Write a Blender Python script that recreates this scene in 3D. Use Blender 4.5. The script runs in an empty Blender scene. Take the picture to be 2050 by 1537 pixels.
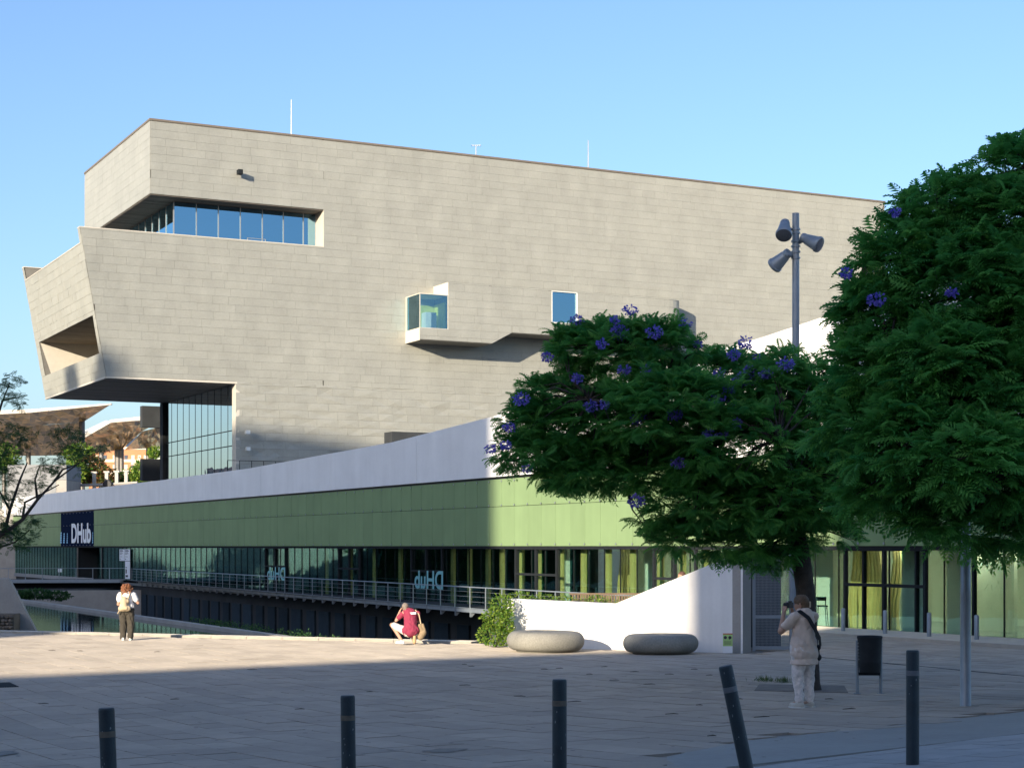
import bpy, bmesh, math, random
import numpy as np
from mathutils import Vector, Matrix, noise

R = math.radians
random.seed(7)
scene = bpy.context.scene
COL = scene.collection

# ------------------------------------------------------------------ camera, sky, sun, exposure
FPX, CX, HY, EYE = 3469.0, 1025.0, 1093.0, 2.7      # focal length and horizon in photograph pixels, eye height in metres
cam_data = bpy.data.cameras.new('camera')
cam = bpy.data.objects.new('camera', cam_data)
COL.objects.link(cam)
cam.location = (0, 0, EYE)
cam.rotation_euler = (R(90), 0, 0)
cam_data.sensor_width = 36.0
cam_data.lens = 36.0 * FPX / 2050.0
cam_data.shift_y = (HY - 768.5) / 2050.0
cam_data.clip_start = 0.1
cam_data.clip_end = 4000
scene.camera = cam

SUN_EL, SUN_AZ = 12.7, 207.5          # azimuth clockwise from +Y
world = bpy.data.worlds.new('World')
scene.world = world
world.use_nodes = True
wn = world.node_tree.nodes
wl = world.node_tree.links
bg = wn['Background']
sky = wn.new('ShaderNodeTexSky')
sky.sky_type = 'NISHITA'
sky.sun_disc = False
sky.sun_elevation = R(SUN_EL)
sky.sun_rotation = R(SUN_AZ)
sky.altitude = 20
sky.air_density = 1.0
sky.dust_density = 1.6
sky.ozone_density = 3.2
tint = wn.new('ShaderNodeVectorMath')          # camera white balance of the whole sky
tint.operation = 'MULTIPLY'
tint.inputs[1].default_value = (.92, .905, .985)
wl.new(sky.outputs[0], tint.inputs[0])
wl.new(tint.outputs[0], bg.inputs[0])
bg.inputs[1].default_value = 0.15

sun_data = bpy.data.lights.new('sun', 'SUN')
sun_data.energy = 4.6
sun_data.angle = R(0.5)
sun_data.color = (1.0, 0.86, 0.66)
sun = bpy.data.objects.new('sun', sun_data)
COL.objects.link(sun)
az, el = R(SUN_AZ), R(SUN_EL)
SUNDIR = Vector((math.sin(az) * math.cos(el), math.cos(az) * math.cos(el), math.sin(el)))   # towards the sun
sun.rotation_euler = (-SUNDIR).to_track_quat('-Z', 'Y').to_euler()
sun.location = SUNDIR * 100

scene.view_settings.view_transform = 'Standard'
scene.view_settings.look = 'None'
scene.view_settings.gamma = 1.0
scene.view_settings.use_curve_mapping = False
scene.view_settings.exposure = 0.88
scene.render.engine = 'CYCLES'
scene.cycles.max_bounces = 8
scene.cycles.transparent_max_bounces = 16
scene.cycles.caustics_reflective = False
scene.cycles.caustics_refractive = False
try:
    scene.cycles.use_denoising = True
except Exception:
    pass

# ------------------------------------------------------------------ helpers: coordinates
V = Vector
UP = V((0, 0, 1))
S = V((-0.4514, 0.8923, 0.0)).normalized()      # along the long low facade, away from the camera
T = V((S.y, -S.x, 0.0))                         # along the museum's front, to the right and away


def px(x, y, d):
    """photograph pixel at depth d (metres along Y) -> point"""
    return V(((x - CX) / FPX * d, d, EYE - (y - HY) / FPX * d))


def ray(x, y):
    return V(((x - CX) / FPX, 1.0, -(y - HY) / FPX))


def hit(x, y, p0, n):
    d = ray(x, y)
    o = V((0, 0, EYE))
    k = (V(p0) - o).dot(n) / d.dot(n)
    return o + d * k


def interp(tab, v):
    if v <= tab[0][0]:
        return tab[0][1]
    for (a, b), (c, d) in zip(tab, tab[1:]):
        if v <= c:
            return b + (d - b) * (v - a) / (c - a)
    return tab[-1][1]


BASE = [(8, .75), (10, .745), (12, .725), (14, .685), (16, .61), (18, .52), (21.5, .38), (25, .255), (28.5, .175), (32, .115), (38, .045), (44, .01), (50, 0)]
CROSS = [(8, .03), (14, .042), (20, .036), (25, .028), (35, .01), (44, 0)]


def gz(x, y):
    """height of the plaza"""
    return interp(BASE, y) + interp(CROSS, y) * max(-9, min(9, x))


def ground(x, y, lift=0.0):
    """photograph pixel -> point on the plaza"""
    lo, hi = 6.0, 120.0
    for _ in range(50):
        m = (lo + hi) / 2
        p = px(x, y, m)
        if p.z > gz(p.x, p.y):
            lo = m
        else:
            hi = m
    p = px(x, y, lo)
    p.z = gz(p.x, p.y) + lift
    return p


# ------------------------------------------------------------------ helpers: materials
MATS = {}


def mat(name, col, rough=.7, metal=0.0, var=.12, vscale=3.0, bump=0.0, bscale=20.0, spec=.5, tone=0.0, streak=0.0, bdist=.02, fine=0.0, drough=0.0, sx=3.0):
    """principled material with uneven colour; tone: strength of the per-piece 'tone' attribute"""
    if name in MATS:
        return MATS[name]
    m = bpy.data.materials.new(name)
    m.use_nodes = True
    nt = m.node_tree
    n, l = nt.nodes, nt.links
    b = n['Principled BSDF']
    b.inputs['Roughness'].default_value = rough
    b.inputs['Metallic'].default_value = metal
    b.inputs['Specular IOR Level'].default_value = spec
    b.inputs['Diffuse Roughness'].default_value = drough
    tc = n.new('ShaderNodeTexCoord')
    fac = None

    def add_noise(scale, amount, vec=None, detail=5):
        nonlocal fac
        t = n.new('ShaderNodeTexNoise')
        t.inputs['Scale'].default_value = scale
        t.inputs['Detail'].default_value = detail
        l.new(vec if vec else tc.outputs['Object'], t.inputs['Vector'])
        r = n.new('ShaderNodeMapRange')
        r.inputs['From Min'].default_value = .25
        r.inputs['From Max'].default_value = .75
        r.inputs['To Min'].default_value = 1 - amount
        r.inputs['To Max'].default_value = 1 + amount
        l.new(t.outputs[0], r.inputs['Value'])
        if fac is None:
            fac = r.outputs[0]
        else:
            mu = n.new('ShaderNodeMath')
            mu.operation = 'MULTIPLY'
            l.new(fac, mu.inputs[0])
            l.new(r.outputs[0], mu.inputs[1])
            fac = mu.outputs[0]
    if var:
        add_noise(vscale, var)
    if fine:
        add_noise(vscale * 14, fine)
    if streak:
        mp = n.new('ShaderNodeMapping')
        mp.inputs['Scale'].default_value = (sx, sx, .12)
        l.new(tc.outputs['Object'], mp.inputs['Vector'])
        add_noise(1.6, streak, mp.outputs[0])
    if tone:
        a = n.new('ShaderNodeAttribute')
        a.attribute_name = 'tone'
        r = n.new('ShaderNodeMapRange')
        r.inputs['To Min'].default_value = 1 - tone
        r.inputs['To Max'].default_value = 1 + tone
        l.new(a.outputs['Fac'], r.inputs['Value'])
        if fac is None:
            fac = r.outputs[0]
        else:
            mu = n.new('ShaderNodeMath')
            mu.operation = 'MULTIPLY'
            l.new(fac, mu.inputs[0])
            l.new(r.outputs[0], mu.inputs[1])
            fac = mu.outputs[0]
    if fac is not None:
        mx = n.new('ShaderNodeVectorMath')
        mx.operation = 'SCALE'
        mx.inputs[0].default_value = col
        l.new(fac, mx.inputs['Scale'])
        l.new(mx.outputs[0], b.inputs['Base Color'])
    else:
        b.inputs['Base Color'].default_value = (*col, 1)
    if bump:
        t = n.new('ShaderNodeTexNoise')
        t.inputs['Scale'].default_value = bscale
        t.inputs['Detail'].default_value = 4
        l.new(tc.outputs['Object'], t.inputs['Vector'])
        bp = n.new('ShaderNodeBump')
        bp.inputs['Strength'].default_value = bump
        bp.inputs['Distance'].default_value = bdist
        l.new(t.outputs[0], bp.inputs['Height'])
        l.new(bp.outputs[0], b.inputs['Normal'])
    MATS[name] = m
    return m


def glass(name, tint=(.5, .7, .7), refl=1.0, ior=1.5, gcol=(1, 1, 1), rough=.0, wobble=0.0, base=0.0, wscale=1.2):
    """architectural pane: tinted see-through mixed with a mirror by Fresnel"""
    if name in MATS:
        return MATS[name]
    m = bpy.data.materials.new(name)
    m.use_nodes = True
    nt = m.node_tree
    n, l = nt.nodes, nt.links
    n.remove(n['Principled BSDF'])
    out = n['Material Output']
    tr = n.new('ShaderNodeBsdfTransparent')
    tr.inputs[0].default_value = (*tint, 1)
    gl = n.new('ShaderNodeBsdfGlossy')
    gl.inputs[0].default_value = (*gcol, 1)
    gl.inputs['Roughness'].default_value = rough
    fr = n.new('ShaderNodeFresnel')
    fr.inputs[0].default_value = ior
    mu = n.new('ShaderNodeMath')
    mu.operation = 'MULTIPLY_ADD'
    mu.inputs[1].default_value = refl
    mu.inputs[2].default_value = base
    mu.use_clamp = True
    l.new(fr.outputs[0], mu.inputs[0])
    mx = n.new('ShaderNodeMixShader')
    l.new(mu.outputs[0], mx.inputs[0])
    l.new(tr.outputs[0], mx.inputs[1])
    l.new(gl.outputs[0], mx.inputs[2])
    l.new(mx.outputs[0], out.inputs[0])
    if wobble:
        tc = n.new('ShaderNodeTexCoord')
        t = n.new('ShaderNodeTexNoise')
        t.inputs['Scale'].default_value = wscale
        t.inputs['Detail'].default_value = 1
        l.new(tc.outputs['Object'], t.inputs['Vector'])
        bp = n.new('ShaderNodeBump')
        bp.inputs['Strength'].default_value = wobble
        bp.inputs['Distance'].default_value = .02
        l.new(t.outputs[0], bp.inputs['Height'])
        l.new(bp.outputs[0], gl.inputs['Normal'])
    MATS[name] = m
    return m


def emit(name, col, s):
    m = bpy.data.materials.new(name)
    m.use_nodes = True
    b = m.node_tree.nodes['Principled BSDF']
    b.inputs['Base Color'].default_value = (*col, 1)
    b.inputs['Emission Color'].default_value = (*col, 1)
    b.inputs['Emission Strength'].default_value = s
    return m


def leafmat(name, col, col2, trans=.35, rough=.55, spec=.3):
    m = bpy.data.materials.new(name)
    m.use_nodes = True
    nt = m.node_tree
    n, l = nt.nodes, nt.links
    b = n['Principled BSDF']
    out = n['Material Output']
    a = n.new('ShaderNodeAttribute')
    a.attribute_name = 'tone'
    mx = n.new('ShaderNodeMix')
    mx.data_type = 'RGBA'
    mx.inputs['A'].default_value = (*col, 1)
    mx.inputs['B'].default_value = (*col2, 1)
    l.new(a.outputs['Fac'], mx.inputs['Factor'])
    l.new(mx.outputs['Result'], b.inputs['Base Color'])
    b.inputs['Roughness'].default_value = rough
    b.inputs['Specular IOR Level'].default_value = spec
    t = n.new('ShaderNodeBsdfTranslucent')
    l.new(mx.outputs['Result'], t.inputs[0])
    ms = n.new('ShaderNodeMixShader')
    ms.inputs[0].default_value = trans
    l.new(b.outputs[0], ms.inputs[1])
    l.new(t.outputs[0], ms.inputs[2])
    l.new(ms.outputs[0], out.inputs[0])
    MATS[name] = m
    return m


# ------------------------------------------------------------------ helpers: objects
def tag(o, label=None, cat=None, group=None, kind=None):
    if label:
        o['label'] = label
    if cat:
        o['category'] = cat
    if group:
        o['group'] = group
    if kind:
        o['kind'] = kind
    return o


def empty(name, loc, label=None, cat=None, group=None, kind=None):
    o = bpy.data.objects.new(name, None)
    COL.objects.link(o)
    o.location = loc
    o.empty_display_size = .2
    return tag(o, label, cat, group, kind)


def sub(parent, name):
    """an Empty part that groups sub-parts; children keep world coordinates"""
    o = bpy.data.objects.new(name, None)
    COL.objects.link(o)
    o.parent = parent
    o.matrix_parent_inverse = Matrix.Translation(-V(parent.location))
    o.empty_display_size = .2
    return o


class MB:
    """collects faces; build() links them as one mesh object"""

    def __init__(self):
        self.v, self.f, self.m, self.t = [], [], [], []
        self.mi, self.tn = 0, .5

    def add(self, verts, faces):
        k = len(self.v)
        self.v += [tuple(p) for p in verts]
        for f in faces:
            self.f.append(tuple(i + k for i in f))
            self.m.append(self.mi)
            self.t.append(self.tn)
        return self

    def poly(self, pts):
        return self.add(pts, [tuple(range(len(pts)))])

    def prism(self, pts, ext):
        n = len(pts)
        ext = V(ext)
        vs = [V(p) for p in pts]
        # outward faces whichever way round the outline runs
        nrm = V((0, 0, 0))
        for i in range(n):
            nrm += vs[i].cross(vs[(i + 1) % n])
        if nrm.dot(ext) > 0:
            vs.reverse()
        v2 = [p + ext for p in vs]
        fs = [tuple(range(n)), tuple(range(2 * n - 1, n - 1, -1))]
        for i in range(n):
            j = (i + 1) % n
            fs.append((i, i + n, j + n, j))
        return self.add(vs + v2, fs)

    def box(self, o, a, b, c):
        """corner o and three edge vectors"""
        o, a, b, c = V(o), V(a), V(b), V(c)
        return self.prism([o, o + a, o + a + b, o + b], c)

    def cbox(self, c, size, rz=0.0):
        cs, sn = math.cos(rz), math.sin(rz)
        a = V((cs, sn, 0)) * size[0]
        b = V((-sn, cs, 0)) * size[1]
        h = UP * size[2]
        return self.box(V(c) - a / 2 - b / 2 - h / 2, a, b, h)

    def tube(self, pts, rad, n=8, cap=True):
        """swept tube through pts; rad: number or list"""
        pts = [V(p) for p in pts]
        if not isinstance(rad, (list, tuple)):
            rad = [rad] * len(pts)
        rings = []
        prev = None
        for i, p in enumerate(pts):
            d = (pts[min(i + 1, len(pts) - 1)] - pts[max(i - 1, 0)]).normalized()
            ref = prev if prev is not None else (V((1, 0, 0)) if abs(d.x) < .9 else V((0, 1, 0)))
            a = (ref - d * ref.dot(d)).normalized()
            b = d.cross(a)
            prev = a
            rings.append([p + (a * math.cos(2 * math.pi * k / n) + b * math.sin(2 * math.pi * k / n)) * rad[i] for k in range(n)])
        vs = [q for r_ in rings for q in r_]
        fs = []
        for i in range(len(pts) - 1):
            for k in range(n):
                j = (k + 1) % n
                fs.append((i * n + k, i * n + j, (i + 1) * n + j, (i + 1) * n + k))
        if cap:
            fs.append(tuple(range(n - 1, -1, -1)))
            fs.append(tuple((len(pts) - 1) * n + k for k in range(n)))
        return self.add(vs, fs)

    def lathe(self, c, prof, n=24, axis=UP):
        """profile [(r, h)] turned about axis through c"""
        axis = V(axis).normalized()
        ref = V((1, 0, 0)) if abs(axis.x) < .9 else V((0, 1, 0))
        a = (ref - axis * ref.dot(axis)).normalized()
        b = axis.cross(a)
        c = V(c)
        vs, fs = [], []
        for r_, h in prof:
            for k in range(n):
                w = 2 * math.pi * k / n
                vs.append(c + axis * h + (a * math.cos(w) + b * math.sin(w)) * max(r_, 1e-4))
        for i in range(len(prof) - 1):
            for k in range(n):
                j = (k + 1) % n
                fs.append((i * n + k, i * n + j, (i + 1) * n + j, (i + 1) * n + k))
        fs.append(tuple(range(n - 1, -1, -1)))
        fs.append(tuple((len(prof) - 1) * n + k for k in range(n)))
        return self.add(vs, fs)

    def sphere(self, c, r, n=10, sq=(1, 1, 1)):
        vs, fs = [], []
        m = max(5, n // 2)
        for i in range(m + 1):
            th = math.pi * i / m
            for k in range(n):
                w = 2 * math.pi * k / n
                vs.append(V(c) + V((math.sin(th) * math.cos(w) * sq[0], math.sin(th) * math.sin(w) * sq[1], math.cos(th) * sq[2])) * r)
        for i in range(m):
            for k in range(n):
                j = (k + 1) % n
                fs.append((i * n + k, (i + 1) * n + k, (i + 1) * n + j, i * n + j))
        return self.add(vs, fs)

    def build(self, name, mats, parent=None, smooth=False, label=None, cat=None, group=None, kind=None):
        if not isinstance(mats, (list, tuple)):
            mats = [mats]
        me = bpy.data.meshes.new(name)
        me.from_pydata(self.v, [], self.f)
        for m in mats:
            me.materials.append(m)
        if any(self.m):
            me.polygons.foreach_set('material_index', self.m)
        if smooth:
            me.polygons.foreach_set('use_smooth', [True] * len(self.f))
        at = me.attributes.new('tone', 'FLOAT', 'FACE')
        at.data.foreach_set('value', self.t)
        me.update()
        o = bpy.data.objects.new(name, me)
        COL.objects.link(o)
        if parent is not None:
            r = parent
            while r.parent is not None:
                r = r.parent
            o.parent = parent
            # parts keep world coordinates
            o.matrix_parent_inverse = Matrix.Translation(-V(r.location)) if parent is r else Matrix.Identity(4)
        return tag(o, label, cat, group, kind)


def smooth_by_angle(o, deg=40):
    me = o.data
    bm = bmesh.new()
    bm.from_mesh(me)
    lim = R(deg)
    for f in bm.faces:
        f.smooth = True
    for e in bm.edges:
        if len(e.link_faces) == 2 and e.calc_face_angle(0) > lim:
            e.smooth = False
    bm.to_mesh(me)
    bm.free()


def clip(poly, cpoly):
    """clip a 2D polygon by a convex one"""
    area = sum(a[0] * b[1] - b[0] * a[1] for a, b in zip(cpoly, cpoly[1:] + cpoly[:1]))
    cp = cpoly if area > 0 else cpoly[::-1]
    out = list(poly)
    for i in range(len(cp)):
        a, b = cp[i], cp[(i + 1) % len(cp)]
        ex, ey = b[0] - a[0], b[1] - a[1]
        side = lambda p: ex * (p[1] - a[1]) - ey * (p[0] - a[0])
        inp, out = out, []
        if not inp:
            return []
        for j in range(len(inp)):
            p, q = inp[j], inp[(j + 1) % len(inp)]
            sp, sq = side(p), side(q)
            if sp >= 0:
                out.append(p)
            if (sp >= 0) != (sq >= 0):
                k = sp / (sp - sq)
                out.append((p[0] + (q[0] - p[0]) * k, p[1] + (q[1] - p[1]) * k))
    return out


def area2(p):
    return abs(sum(a[0] * b[1] - b[0] * a[1] for a, b in zip(p, p[1:] + p[:1]))) / 2


def proj_area(pts):
    q = [(p[0] / max(p[1], .1) * FPX, (p[2] - EYE) / max(p[1], .1) * FPX) for p in pts]
    return area2(q)


def in_view(p, m=30):
    if p[1] < 1:
        return False
    x = CX + p[0] / p[1] * FPX
    y = HY - (p[2] - EYE) / p[1] * FPX
    return -m < x < 2050 + m and -m < y < 1537 + m


def text_mesh(body, size, mtx, bold=.0, thick=.0):
    cu = bpy.data.curves.new('lettering', 'FONT')
    cu.body = body
    cu.size = size
    cu.offset = bold
    cu.extrude = thick
    ob = bpy.data.objects.new('lettering', cu)
    COL.objects.link(ob)
    dg = bpy.context.evaluated_depsgraph_get()
    me = bpy.data.meshes.new_from_object(ob.evaluated_get(dg))
    bpy.data.objects.remove(ob)
    me.transform(mtx)
    return me


def mesh_obj(name, me, m, parent=None, **kw):
    me.materials.clear()
    me.materials.append(m)
    o = bpy.data.objects.new(name, me)
    COL.objects.link(o)
    if parent is not None:
        r = parent
        while r.parent is not None:
            r = r.parent
        o.parent = parent
        o.matrix_parent_inverse = Matrix.Translation(-V(r.location)) if parent is r else Matrix.Identity(4)
    return tag(o, **kw)
# ------------------------------------------------------------------ materials
M_zinc = mat('zinc', (.37, .372, .332), rough=.45, metal=.2, var=.07, vscale=.6, tone=.022, fine=.05, bump=.9, bscale=1.3, bdist=.05, streak=.05, drough=.5, sx=.5)
M_zincdark = mat('zinc_backing', (.17, .165, .15), rough=.8)
M_trim = mat('pale_trim', (.56, .53, .46), rough=.6, var=.05)
M_coping = mat('coping', (.17, .14, .11), rough=.6)
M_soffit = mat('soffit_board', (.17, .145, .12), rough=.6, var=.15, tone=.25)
M_wood = mat('ceiling_slat', (.30, .24, .17), rough=.6, var=.15, tone=.2)
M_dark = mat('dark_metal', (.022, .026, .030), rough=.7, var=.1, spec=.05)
M_alu = mat('aluminium', (.42, .43, .43), rough=.4, metal=.6, var=.06)
M_white = mat('white_concrete', (.86, .855, .84), rough=.8, var=.05, vscale=.6, streak=.035, sx=1.1, bump=.15, bscale=9, fine=.02)
M_wallw = mat('white_plaster', (.84, .82, .79), rough=.85, var=.06, vscale=.9, streak=.05, bump=.1, bscale=14, fine=.02)
M_green = mat('green_panel', (.222, .318, .162), rough=.5, var=.05, vscale=.8, tone=.04, spec=.04, streak=.04, sx=1.5)
M_navy = mat('navy_panel', (.012, .02, .045), rough=.8, var=.1, spec=.0)
M_conc = mat('concrete', (.36, .34, .31), rough=.9, var=.12, vscale=1.2, bump=.3, bscale=30, fine=.06)
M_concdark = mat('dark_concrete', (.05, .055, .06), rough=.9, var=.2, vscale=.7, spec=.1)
M_plaza = mat('plaza_bed', (.25, .23, .20), rough=.95, var=.15)
M_paver = mat('paver', (.355, .312, .258), rough=.85, drough=1.0, var=.13, vscale=.45, tone=.10, bump=.35, bscale=40, fine=.08)
M_asph = mat('smooth_concrete', (.32, .305, .275), rough=.9, var=.1, vscale=.8, bump=.2, bscale=60, fine=.06)
M_tile = mat('pale_tile', (.38, .36, .34), rough=.85, var=.08, tone=.08, bump=.2, bscale=50, fine=.05)
M_kerb = mat('kerb_stone', (.48, .44, .37), rough=.85, drough=1.0, var=.1, bump=.2, bscale=40)
M_steel = mat('galvanised', (.30, .33, .36), rough=.45, metal=.5, var=.12, vscale=6)
M_paint = mat('grey_paint', (.26, .30, .34), rough=.45, metal=.3, var=.1, vscale=4)
M_ground = mat('far_ground', (.18, .17, .15), rough=.95, var=.2, vscale=.05)
M_yellow = mat('yellow_board', (.62, .50, .20), rough=.6, var=.08)
M_inwall = mat('pale_green_wall', (.66, .66, .50), rough=.7, var=.05)
M_infloor = mat('polished_floor', (.30, .32, .28), rough=.15, var=.1)
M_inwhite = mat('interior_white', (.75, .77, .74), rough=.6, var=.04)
M_black = mat('black', (.012, .012, .014), rough=.5, var=.1)
G_low = glass('lobby_glass', tint=(.80, .90, .84), refl=.45, ior=1.45, gcol=(.45, .82, .92), wobble=.2)
G_ribbon = glass('blue_glass', tint=(.16, .30, .40), refl=1.6, ior=1.65, gcol=(.46, .80, 1.0), base=.40)
G_bay = glass('bay_glass', tint=(.85, .95, .97), refl=.9, ior=1.5, gcol=(.5, .82, 1.0), base=.16)
G_side = glass('side_glass', tint=(.34, .52, .50), refl=1.4, ior=1.7, gcol=(.88, .98, 1.0), base=.62, wobble=.1)
G_rail = glass('rail_glass', tint=(.8, .9, .92), refl=1.2, base=.1)

# ------------------------------------------------------------------ ground, plaza, pond
mb = MB()
mb.poly([(-1500, -1500, -5.0), (1500, -1500, -5.0), (1500, 2500, -5.0), (-1500, 2500, -5.0)])
mb.build('ground', M_ground, kind='structure')

F0 = px(1034, 953, FPX * 3.1 / 140)
F0.z = 0
FN = V((-S.y, S.x, 0))                     # out of the low facade, towards the plaza


def LF(w, n, z):
    """low facade frame: w along (away), n outwards, z height"""
    return V((F0.x + S.x * w + FN.x * n, F0.y + S.y * w + FN.y * n, z))


def wx(x, n=0.0):
    """photograph column -> w on the facade plane at offset n"""
    p = hit(x, HY, LF(0, n, 0), FN)
    return (p - LF(0, n, 0)).dot(S)


def fac_y(X):
    return F0.y + (X - F0.x) / S.x * S.y


EDGE_A, EDGE_B = V((-16.3, 55.0, 0)), V((-0.9, 48.8, 0))


def edge_y(X):
    return EDGE_B.y + (X - EDGE_B.x) * (EDGE_A.y - EDGE_B.y) / (EDGE_A.x - EDGE_B.x)


# plaza bed: strips between X lines, from far behind the camera to the pond edge or the facade
mb = MB()
xs = [-70, -60, -50, -42, -35, -30, -26, -23, -20, -18, -16, -14, -12, -10, -8, -6, -4, -2, -.65, -.64, 1, 2, 4, 6, 8, 10, 12, 14, 16, 18.3]
ys0 = [-90, -60, -30, -10, 0, 6, 8, 9, 10, 11, 12, 13, 14, 15, 16, 17, 18, 19, 20, 21, 22, 23, 24, 25, 26, 27, 28, 29, 30, 31, 32, 34, 36, 38, 41, 44, 47]
for i in range(len(xs) - 1):
    x0, x1 = xs[i], xs[i + 1]

    def lim(x, left):
        return edge_y(x) - .05 if left else max(47.2, fac_y(x) + 3)
    left = x1 <= -.64
    e0, e1 = lim(x0, left), lim(x1, left)
    rows0 = [y for y in ys0 if y < min(e0, e1) - .3]
    for a, b in zip(rows0, rows0[1:]):
        mb.poly([(x0, a, gz(x0, a) - .03), (x1, a, gz(x1, a) - .03), (x1, b, gz(x1, b) - .03), (x0, b, gz(x0, b) - .03)])
    a = rows0[-1]
    mb.poly([(x0, a, gz(x0, a) - .03), (x1, a, gz(x1, a) - .03), (x1, e1, gz(x1, e1) - .03), (x0, e0, gz(x0, e0) - .03)])
mb.poly([(18.3, -90, gz(18.3, -90) - .03), (70, -90, 1), (70, 6, 1), (18.3, 6, 1)])
plaza = mb.build('plaza', M_plaza, kind='structure')
bpy.context.view_layer.update()

# pavers: long stones laid along the facade's direction, every one a piece of its own
PW, PL, GAP = .475, .95, .0055
frame_o = V((0, 20, 0))
uv = lambda u, v: (frame_o.x + S.x * u + T.x * v, frame_o.y + S.y * u + T.y * v)
band_px = [(1335, 1514), (1497, 1482), (2140, 1415), (2140, 1456), (1982, 1476), (1456, 1535), (1335, 1580)]
tile_px = [(1456, 1535), (1982, 1476), (2140, 1456), (2140, 1620), (1300, 1620)]
band_g = [ground(*p) for p in band_px]
tile_g = [ground(*p) for p in tile_px]


def inside(p, poly):
    c = False
    for a, b in zip(poly, poly[1:] + poly[:1]):
        if (a.y > p[1]) != (b.y > p[1]) and p[0] < (b.x - a.x) * (p[1] - a.y) / (b.y - a.y) + a.x:
            c = not c
    return c


pieces = []
rnd = random.Random(3)
for r_ in range(-75, 70):
    off = [0, .5, .27, .73][r_ % 4] * PL + rnd.uniform(-.05, .05)
    for c_ in range(-30, 42):
        u0, u1 = c_ * PL + off + GAP, (c_ + 1) * PL + off - GAP
        v0, v1 = r_ * PW + GAP, (r_ + 1) * PW - GAP
        cs = [uv(u0, v0), uv(u1, v0), uv(u1, v1), uv(u0, v1)]
        mx, my = sum(c[0] for c in cs) / 4, sum(c[1] for c in cs) / 4
        if my < 11.5 or abs(mx) > .32 * my + 3.5 or mx > 17.9:
            continue
        if mx < -.4:
            if my > edge_y(mx) - .62 - .4:
                continue
        elif my > fac_y(mx) - 2.2 or my > 60 or (mx < 6.5 and my > 46.2 - .5 * mx):
            continue
        if inside((mx, my), band_g) or inside((mx, my), tile_g):
            continue
        dz = rnd.uniform(-.0035, .0035)
        tilt = rnd.uniform(-.002, .002)
        pieces.append((cs, dz, tilt, rnd.random()))


def paver_into(mb, cs, dz, tilt, tn):
    top = [V((x, y, gz(x, y) + dz + (tilt if i in (1, 2) else -tilt))) for i, (x, y) in enumerate(cs)]
    mb.tn = tn
    mb.prism(top, (0, 0, -.045))


def paver_px(p):
    return proj_area([(x, y, gz(x, y)) for x, y in p[0]]) if in_view((p[0][0][0], p[0][0][1], gz(*p[0][0])), 10) else 0


pieces.sort(key=paver_px, reverse=True)
for p in pieces[:290]:
    mb = MB()
    paver_into(mb, *p)
    mb.build('paver', M_paver, plaza)
mb = MB()
for p in pieces[290:]:
    paver_into(mb, *p)
mb.build('paver_field', M_paver, plaza, kind='stuff')

# smooth concrete band and pale tiles of the pavement in the near right corner
mb = MB()
mb.prism([p + UP * .004 for p in band_g], (0, 0, -.05))
mb.build('path', M_asph, kind='structure')
mb = MB()
mb.prism([p - UP * .012 for p in tile_g], (0, 0, -.04))
pav = mb.build('pavement', M_plaza, kind='structure')
ta = (tile_g[1] - tile_g[0]); ta.z = 0; ta.normalize()
tb = V((-ta.y, ta.x, 0))
t0 = V((tile_g[0].x, tile_g[0].y, 0))
tg2 = [((p - t0).dot(ta), (p - t0).dot(tb)) for p in tile_g]
for i in range(-3, 14):
    for j in range(-14, 1):
        o = (.3 if j % 2 else 0)
        r4 = [(i * .6 + o + .006, j * .4 + .006), ((i + 1) * .6 + o - .006, j * .4 + .006), ((i + 1) * .6 + o - .006, (j + 1) * .4 - .006), (i * .6 + o + .006, (j + 1) * .4 - .006)]
        c4 = clip(r4, tg2)
        if len(c4) < 3 or area2(c4) < .01:
            continue
        w3 = [t0 + ta * a + tb * b for a, b in c4]
        if not any(in_view((p.x, p.y, gz(p.x, p.y)), 60) for p in w3):
            continue
        mb = MB()
        mb.tn = rnd.random()
        mb.prism([V((p.x, p.y, gz(p.x, p.y) + .004 + rnd.uniform(-.002, .002))) for p in w3], (0, 0, -.03))
        mb.build('tile', M_tile, pav)

# kerb stones along the pond edge
kd = (EDGE_A - EDGE_B).normalized()
kn = V((-kd.y, kd.x, 0))
if kn.y > 0:
    kn = -kn
mb = MB()
kerb = None
for i in range(-1, 46):
    a = EDGE_B + kd * (i * 1.2 + .008)
    b = EDGE_B + kd * ((i + 1) * 1.2 - .008)
    if a.x > -.5:
        continue
    m_ = MB()
    m_.tn = rnd.random()
    q = [a, b, b + kn * .62, a + kn * .62]
    m_.prism([V((p.x, p.y, .045 + rnd.uniform(-.003, .003))) for p in q], (0, 0, -.30))
    if kerb is None:
        kerb = empty('kerb', (EDGE_B.x, EDGE_B.y, 0), kind='structure')
    m_.build('kerb_stone', M_kerb, kerb)
# retaining wall under the edge
mb = MB()
a, b = EDGE_B + kd * -.3, EDGE_B + kd * 60
mb.prism([a - kn * .02 - UP * .28, b - kn * .02 - UP * .28, b + kn * .4 - UP * .28, a + kn * .4 - UP * .28], (0, 0, -4.7))
mb.build('retaining_wall', M_conc, kind='structure')
mb = MB()
mb.prism([(-.64, 48.6, -.06), (-.34, 48.6, -.06), (-.34, 78.5, -.06), (-.64, 78.5, -.06)], (0, 0, -4.9))
mb.build('retaining_wall', M_concdark, kind='structure')

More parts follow.
